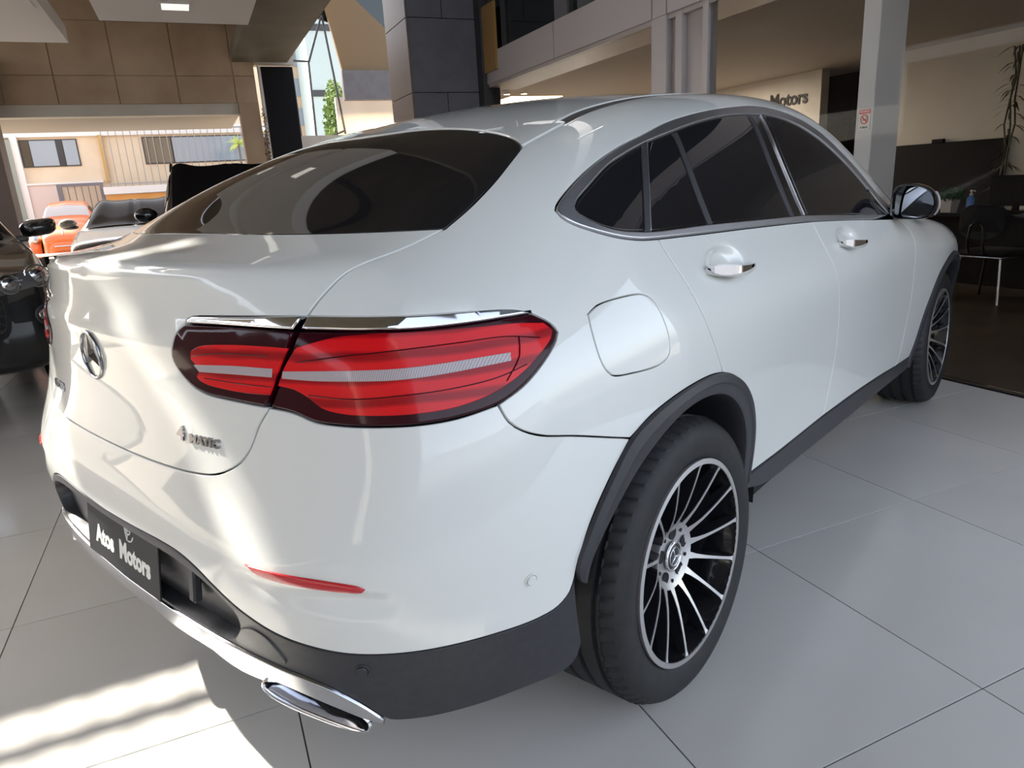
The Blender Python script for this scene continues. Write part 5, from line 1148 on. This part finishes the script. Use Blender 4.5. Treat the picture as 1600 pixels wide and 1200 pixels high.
co, P, n, k = bg_car('vintage_car', 'orange rounded vintage car parked in the sunny street', orange, stO, [(1.2, .66), (-1.2, .66)], .32)
grid_mesh('windscreen', P, 4.03, 4.80, 5.10, 7, 12, 14, mat('clear_windscreen', (.50, .44, .40), .1, coat=.3), co, .006); grid_mesh('side_window', P, 4.9, 6.9, 4.2, 4.9, 12, 6, glass2, co, .006)
for s in (1, -1):
    for wx in (1.2, -1.2):
        bm = bmesh.new(); 
        for i in range(13):
            a = -.25+(PI+.5)*i/12
        add_lathe(bm, [(.30,-.14),(.40,-.12),(.44,-.02),(.42,.09),(.36,.14)], 24, a0=-.2, a1=PI+.2); bmesh.ops.transform(bm, matrix=Matrix.Translation((wx, s*.64, .33)), verts=bm.verts); bmesh.ops.recalc_face_normals(bm, faces=bm.faces); from_bm('fender', bm, orange, co, smooth=True)
    ellipsoid('headlight', Vector((1.52, s*.58, .66)), (.10, .10, .10), bulb, co); ellipsoid('indicator', Vector((1.3, s*.62, .78)), (.06, .035, .03), M['chrome'], co)
    ellipsoid('door_mirror', Vector((.55, s*.80, 1.06)), (.03, .07, .05), M['chrome'], co)
    tube('wiper', [(.60, s*.08, 1.06), (.46, s*.34, 1.13)], .008, M['chrome'], co, 6)
tube('bonnet_trim', [np.array(P(a, 7.0-.0))+[0, 0, .008] for a in np.linspace(.8, 3.2, 12)], .008, M['chrome'], co, 6)
tube('bumper', [(1.62, -.72, .32), (1.95, -.5, .32), (2.02, 0, .32), (1.95, .5, .32), (1.62, .72, .32)], .035, M['chrome'], co, 8)
heading(co, 19.0, -3.42)
# --- white car roof further out
stW = [(p[0], p[1]) for p in stG]
cw_, P, n, k = bg_car('sedan', 'white car in the street, only its roof showing before the orange wall', mat('white_plain_paint', (.75, .75, .73), .3, coat=.5), stW, [(1.3, .87), (-1.3, .87)], .32)
grid_mesh('windscreen', P, 2.75, 4.75, 5.08, 7, 16, 16, glass2, cw_, .012); grid_mesh('side_window', P, 3.5, 5.0, 4.15, 4.9, 12, 6, glass2, cw_, .006); grid_mesh('side_window', P, 5.1, 6.3, 4.15, 4.9, 12, 6, glass2, cw_, .006)
cw_.location = W(17.2, -.1, 0.10); cw_.rotation_euler = (0, 0, GA+PI/2)

# ------------------------------------------------------------------ the house across the street
ho = node('house', 22.3, -2, 0, 'beige house across the street with window, door gate and orange base', 'building')
hb = noisy('beige_house_wall', (.72, .56, .39), (.76, .60, .43), 2, .85); ow = noisy('orange_wall_paint', (.62, .27, .065), (.68, .33, .10), 1.5, .85); lg = mat('ledge_white', (.78, .72, .66), .7); pk = mat('pale_pink_wall', (.70, .55, .48), .85); gg = mat('grey_green_wall', (.30, .31, .26), .85)
ub('wall', 22.0, 22.5, -7, 2.6, 0, 6, hb, ho); ub('wall_low', 21.9, 22.0, -4.66, -3.90, 0, 2.0, pk, ho); ub('side_wall', 21.8, 22.0, -7, -4.83, 0, 3.2, gg, ho); ub('corner_post', 21.85, 22.0, -4.83, -4.66, 0, 3.34, lg, ho)
ub('ledge', 21.86, 22.0, -4.66, -2.78, 1.99, 2.04, lg, ho); ub('upper_band', 21.9, 22.0, -7, 2.6, 3.26, 3.5, lg, ho); ub('drain_pipe', 21.88, 22.0, -2.70, -2.60, 2.0, 3.28, mat('ochre_pipe', (.55, .33, .10), .6), ho)
gw = mat('house_window_glass', (.28, .33, .38), .08, spec=.6)
w1 = ub('window', 21.97, 22.0, -4.65, -3.25, 2.47, 3.20, M['frame'], ho); bm = bmesh.new()
for a, b in ((-4.61, -4.42), (-4.40, -3.78), (-3.60, -3.28)): ub('pane', 21.955, 21.97, a, b, 2.50, 3.17, gw if a > -4.5 else M['darkpane'], ho)
bm.free(); ub('window_post', 21.95, 21.97, -3.77, -3.62, 2.5, 3.17, M['frame'], ho)
ub('window', 21.97, 22.0, -1.60, 1.9, 2.44, 3.20, M['frame'], ho)
ub('pane', 21.955, 21.97, -1.57, -.85, 2.47, 3.17, mat('window_brown_dark', (.13, .11, .08), .1), ho); ub('pane', 21.955, 21.97, -.80, 1.85, 2.47, 3.17, gw, ho)
# garden wall with its fence, gate
fw = node('garden_wall', 21.5, 0, 0, 'orange painted garden wall with pale top ledge across the street', 'wall')
ub('wall', 21.4, 21.6, -2.75, 4, 0, 1.62, ow, fw); ub('top_ledge', 21.34, 21.66, -2.78, 4, 1.62, 1.98, lg, fw) if False else ub('top_ledge', 21.34, 21.66, -2.78, 4, 1.64, 1.84, lg, fw)
fe = node('railing', 21.5, 0, 1.84, 'grey vertical bar railing on the orange garden wall', 'fence'); fm = mat('grey_fence_paint', (.30, .28, .28), .6)
for k in range(25): ub('bar', 21.49, 21.51, -2.58+.185*k-.010, -2.58+.185*k+.010, 1.84, 3.4, fm, fe)
ub('rail', 21.48, 21.52, -2.6, 2.0, 1.90, 1.93, fm, fe); ub('rail', 21.48, 21.52, -2.6, 2.0, 3.36, 3.40, fm, fe)
ga = node('gate', 21.5, -3.3, 0, 'dark grey barred gate beside the orange garden wall', 'gate'); gm2 = mat('dark_gate_paint', (.17, .15, .16), .55)
for (a, b, z0, z1) in ((-3.92, -3.80, 0, 1.98), (-2.87, -2.78, 0, 1.98), (-3.80, -2.87, 1.90, 1.98), (-3.80, -2.87, .1, .16)): ub('gate_frame', 21.47, 21.53, a, b, z0, z1, gm2, ga)
for k in range(5): ub('bar', 21.49, 21.51, -3.66+.17*k-.012, -3.66+.17*k+.012, .16, 1.90, gm2, ga)
# spiky plants before the fence
yl = noisy('sunlit_yucca_leaf', (.45, .52, .10), (.62, .68, .20), 5, .6)
for (v, z, s, lb) in ((.97, 2.86, .36, 'bright spiky plant before the railing, the upper of two'), (1.12, 1.98, .26, 'bright spiky plant low before the railing, the lower of two')):
    y = node('spiky_plant', 20.9 if z > 2.5 else 20.0, v, 0, lb, 'plant'); tube('stem', [(0, 0, 0), (.02, 0, z)], .03, M['slate_edge'], y, 6); rr = random.Random(int(z*10))
    for k in range(34):
        a = rr.uniform(0, 2*PI); e = rr.uniform(-.7, 1.3); d = Vector((math.cos(a)*math.cos(e), math.sin(a)*math.cos(e), math.sin(e))); sdv = d.orthogonal().normalized()*.022; c = Vector((.02, 0, z)); l = s*rr.uniform(.8, 1.15)
        bm = bmesh.new(); v0 = [bm.verts.new(p) for p in (c-sdv, c+sdv, c+d*l*.6+sdv*.8+Vector((0, 0, -.02)), c+d*l+Vector((0, 0, -.07)), c+d*l*.6-sdv*.8+Vector((0, 0, -.02)))]; bm.faces.new(v0); from_bm('leaf', bm, yl, y)
# what the street window shows: a tall pale block, a dark tower and a tree
tw = node('apartment_block', 40, 6.0, 0, 'tall sandy apartment block seen through the street window', 'building'); tm = mat('sandy_tower', (.58, .44, .32), .85)
ub('wall', 40, 43, 3.0, 6.45, 0, 26, tm, tw)
for zi in range(12):
    for vi in range(4):
        ub('window', 39.9, 40, 3.2+.8*vi, 3.6+.8*vi, 2+1.5*zi, 2.9+1.5*zi, gw, tw)
t2 = node('office_tower', 34, 6, 0, 'pale glass tower seen through the street window', 'building'); ub('wall', 36, 39.5, 5.8, 12, 0, 30, mat('pale_tower', (.45, .52, .52), .5), t2)
for zi in range(9): ub('band', 35.95, 36, 5.8, 12, 3+3*zi, 3.3+3*zi, M['frame'], t2)
tr = node('street_tree', 18, 3.35, 0, 'green leafy tree seen through the street window', 'tree'); tube('trunk', [(0, 0, 0), (.05, .1, 1.4), (.06, 0, 3.2)], [.10, .08, .04], M['slate_edge'], tr, 10)
leaf_cloud('crown', 1500, 0, -.0, 2.9, .45, .36, 1.3, .05, .11, noisy('tree_leaf', (.06, .13, .03), (.22, .30, .06), 2, .7), tr, 9)
# buildings and low wall across the road behind the camera, for the light and the reflections
bh = node('street_block', -17, 0, 0, 'grey street block behind the camera', 'building'); gb = mat('grey_block_wall', (.26, .27, .28), .8)
ub('wall', -27, -21, -26, 26, 0, 3.6, gb, bh)
for k in range(12): ub('window', -21.02, -20.98, -24+4*k, -22+4*k, 1.0, 2.8, gw, bh)
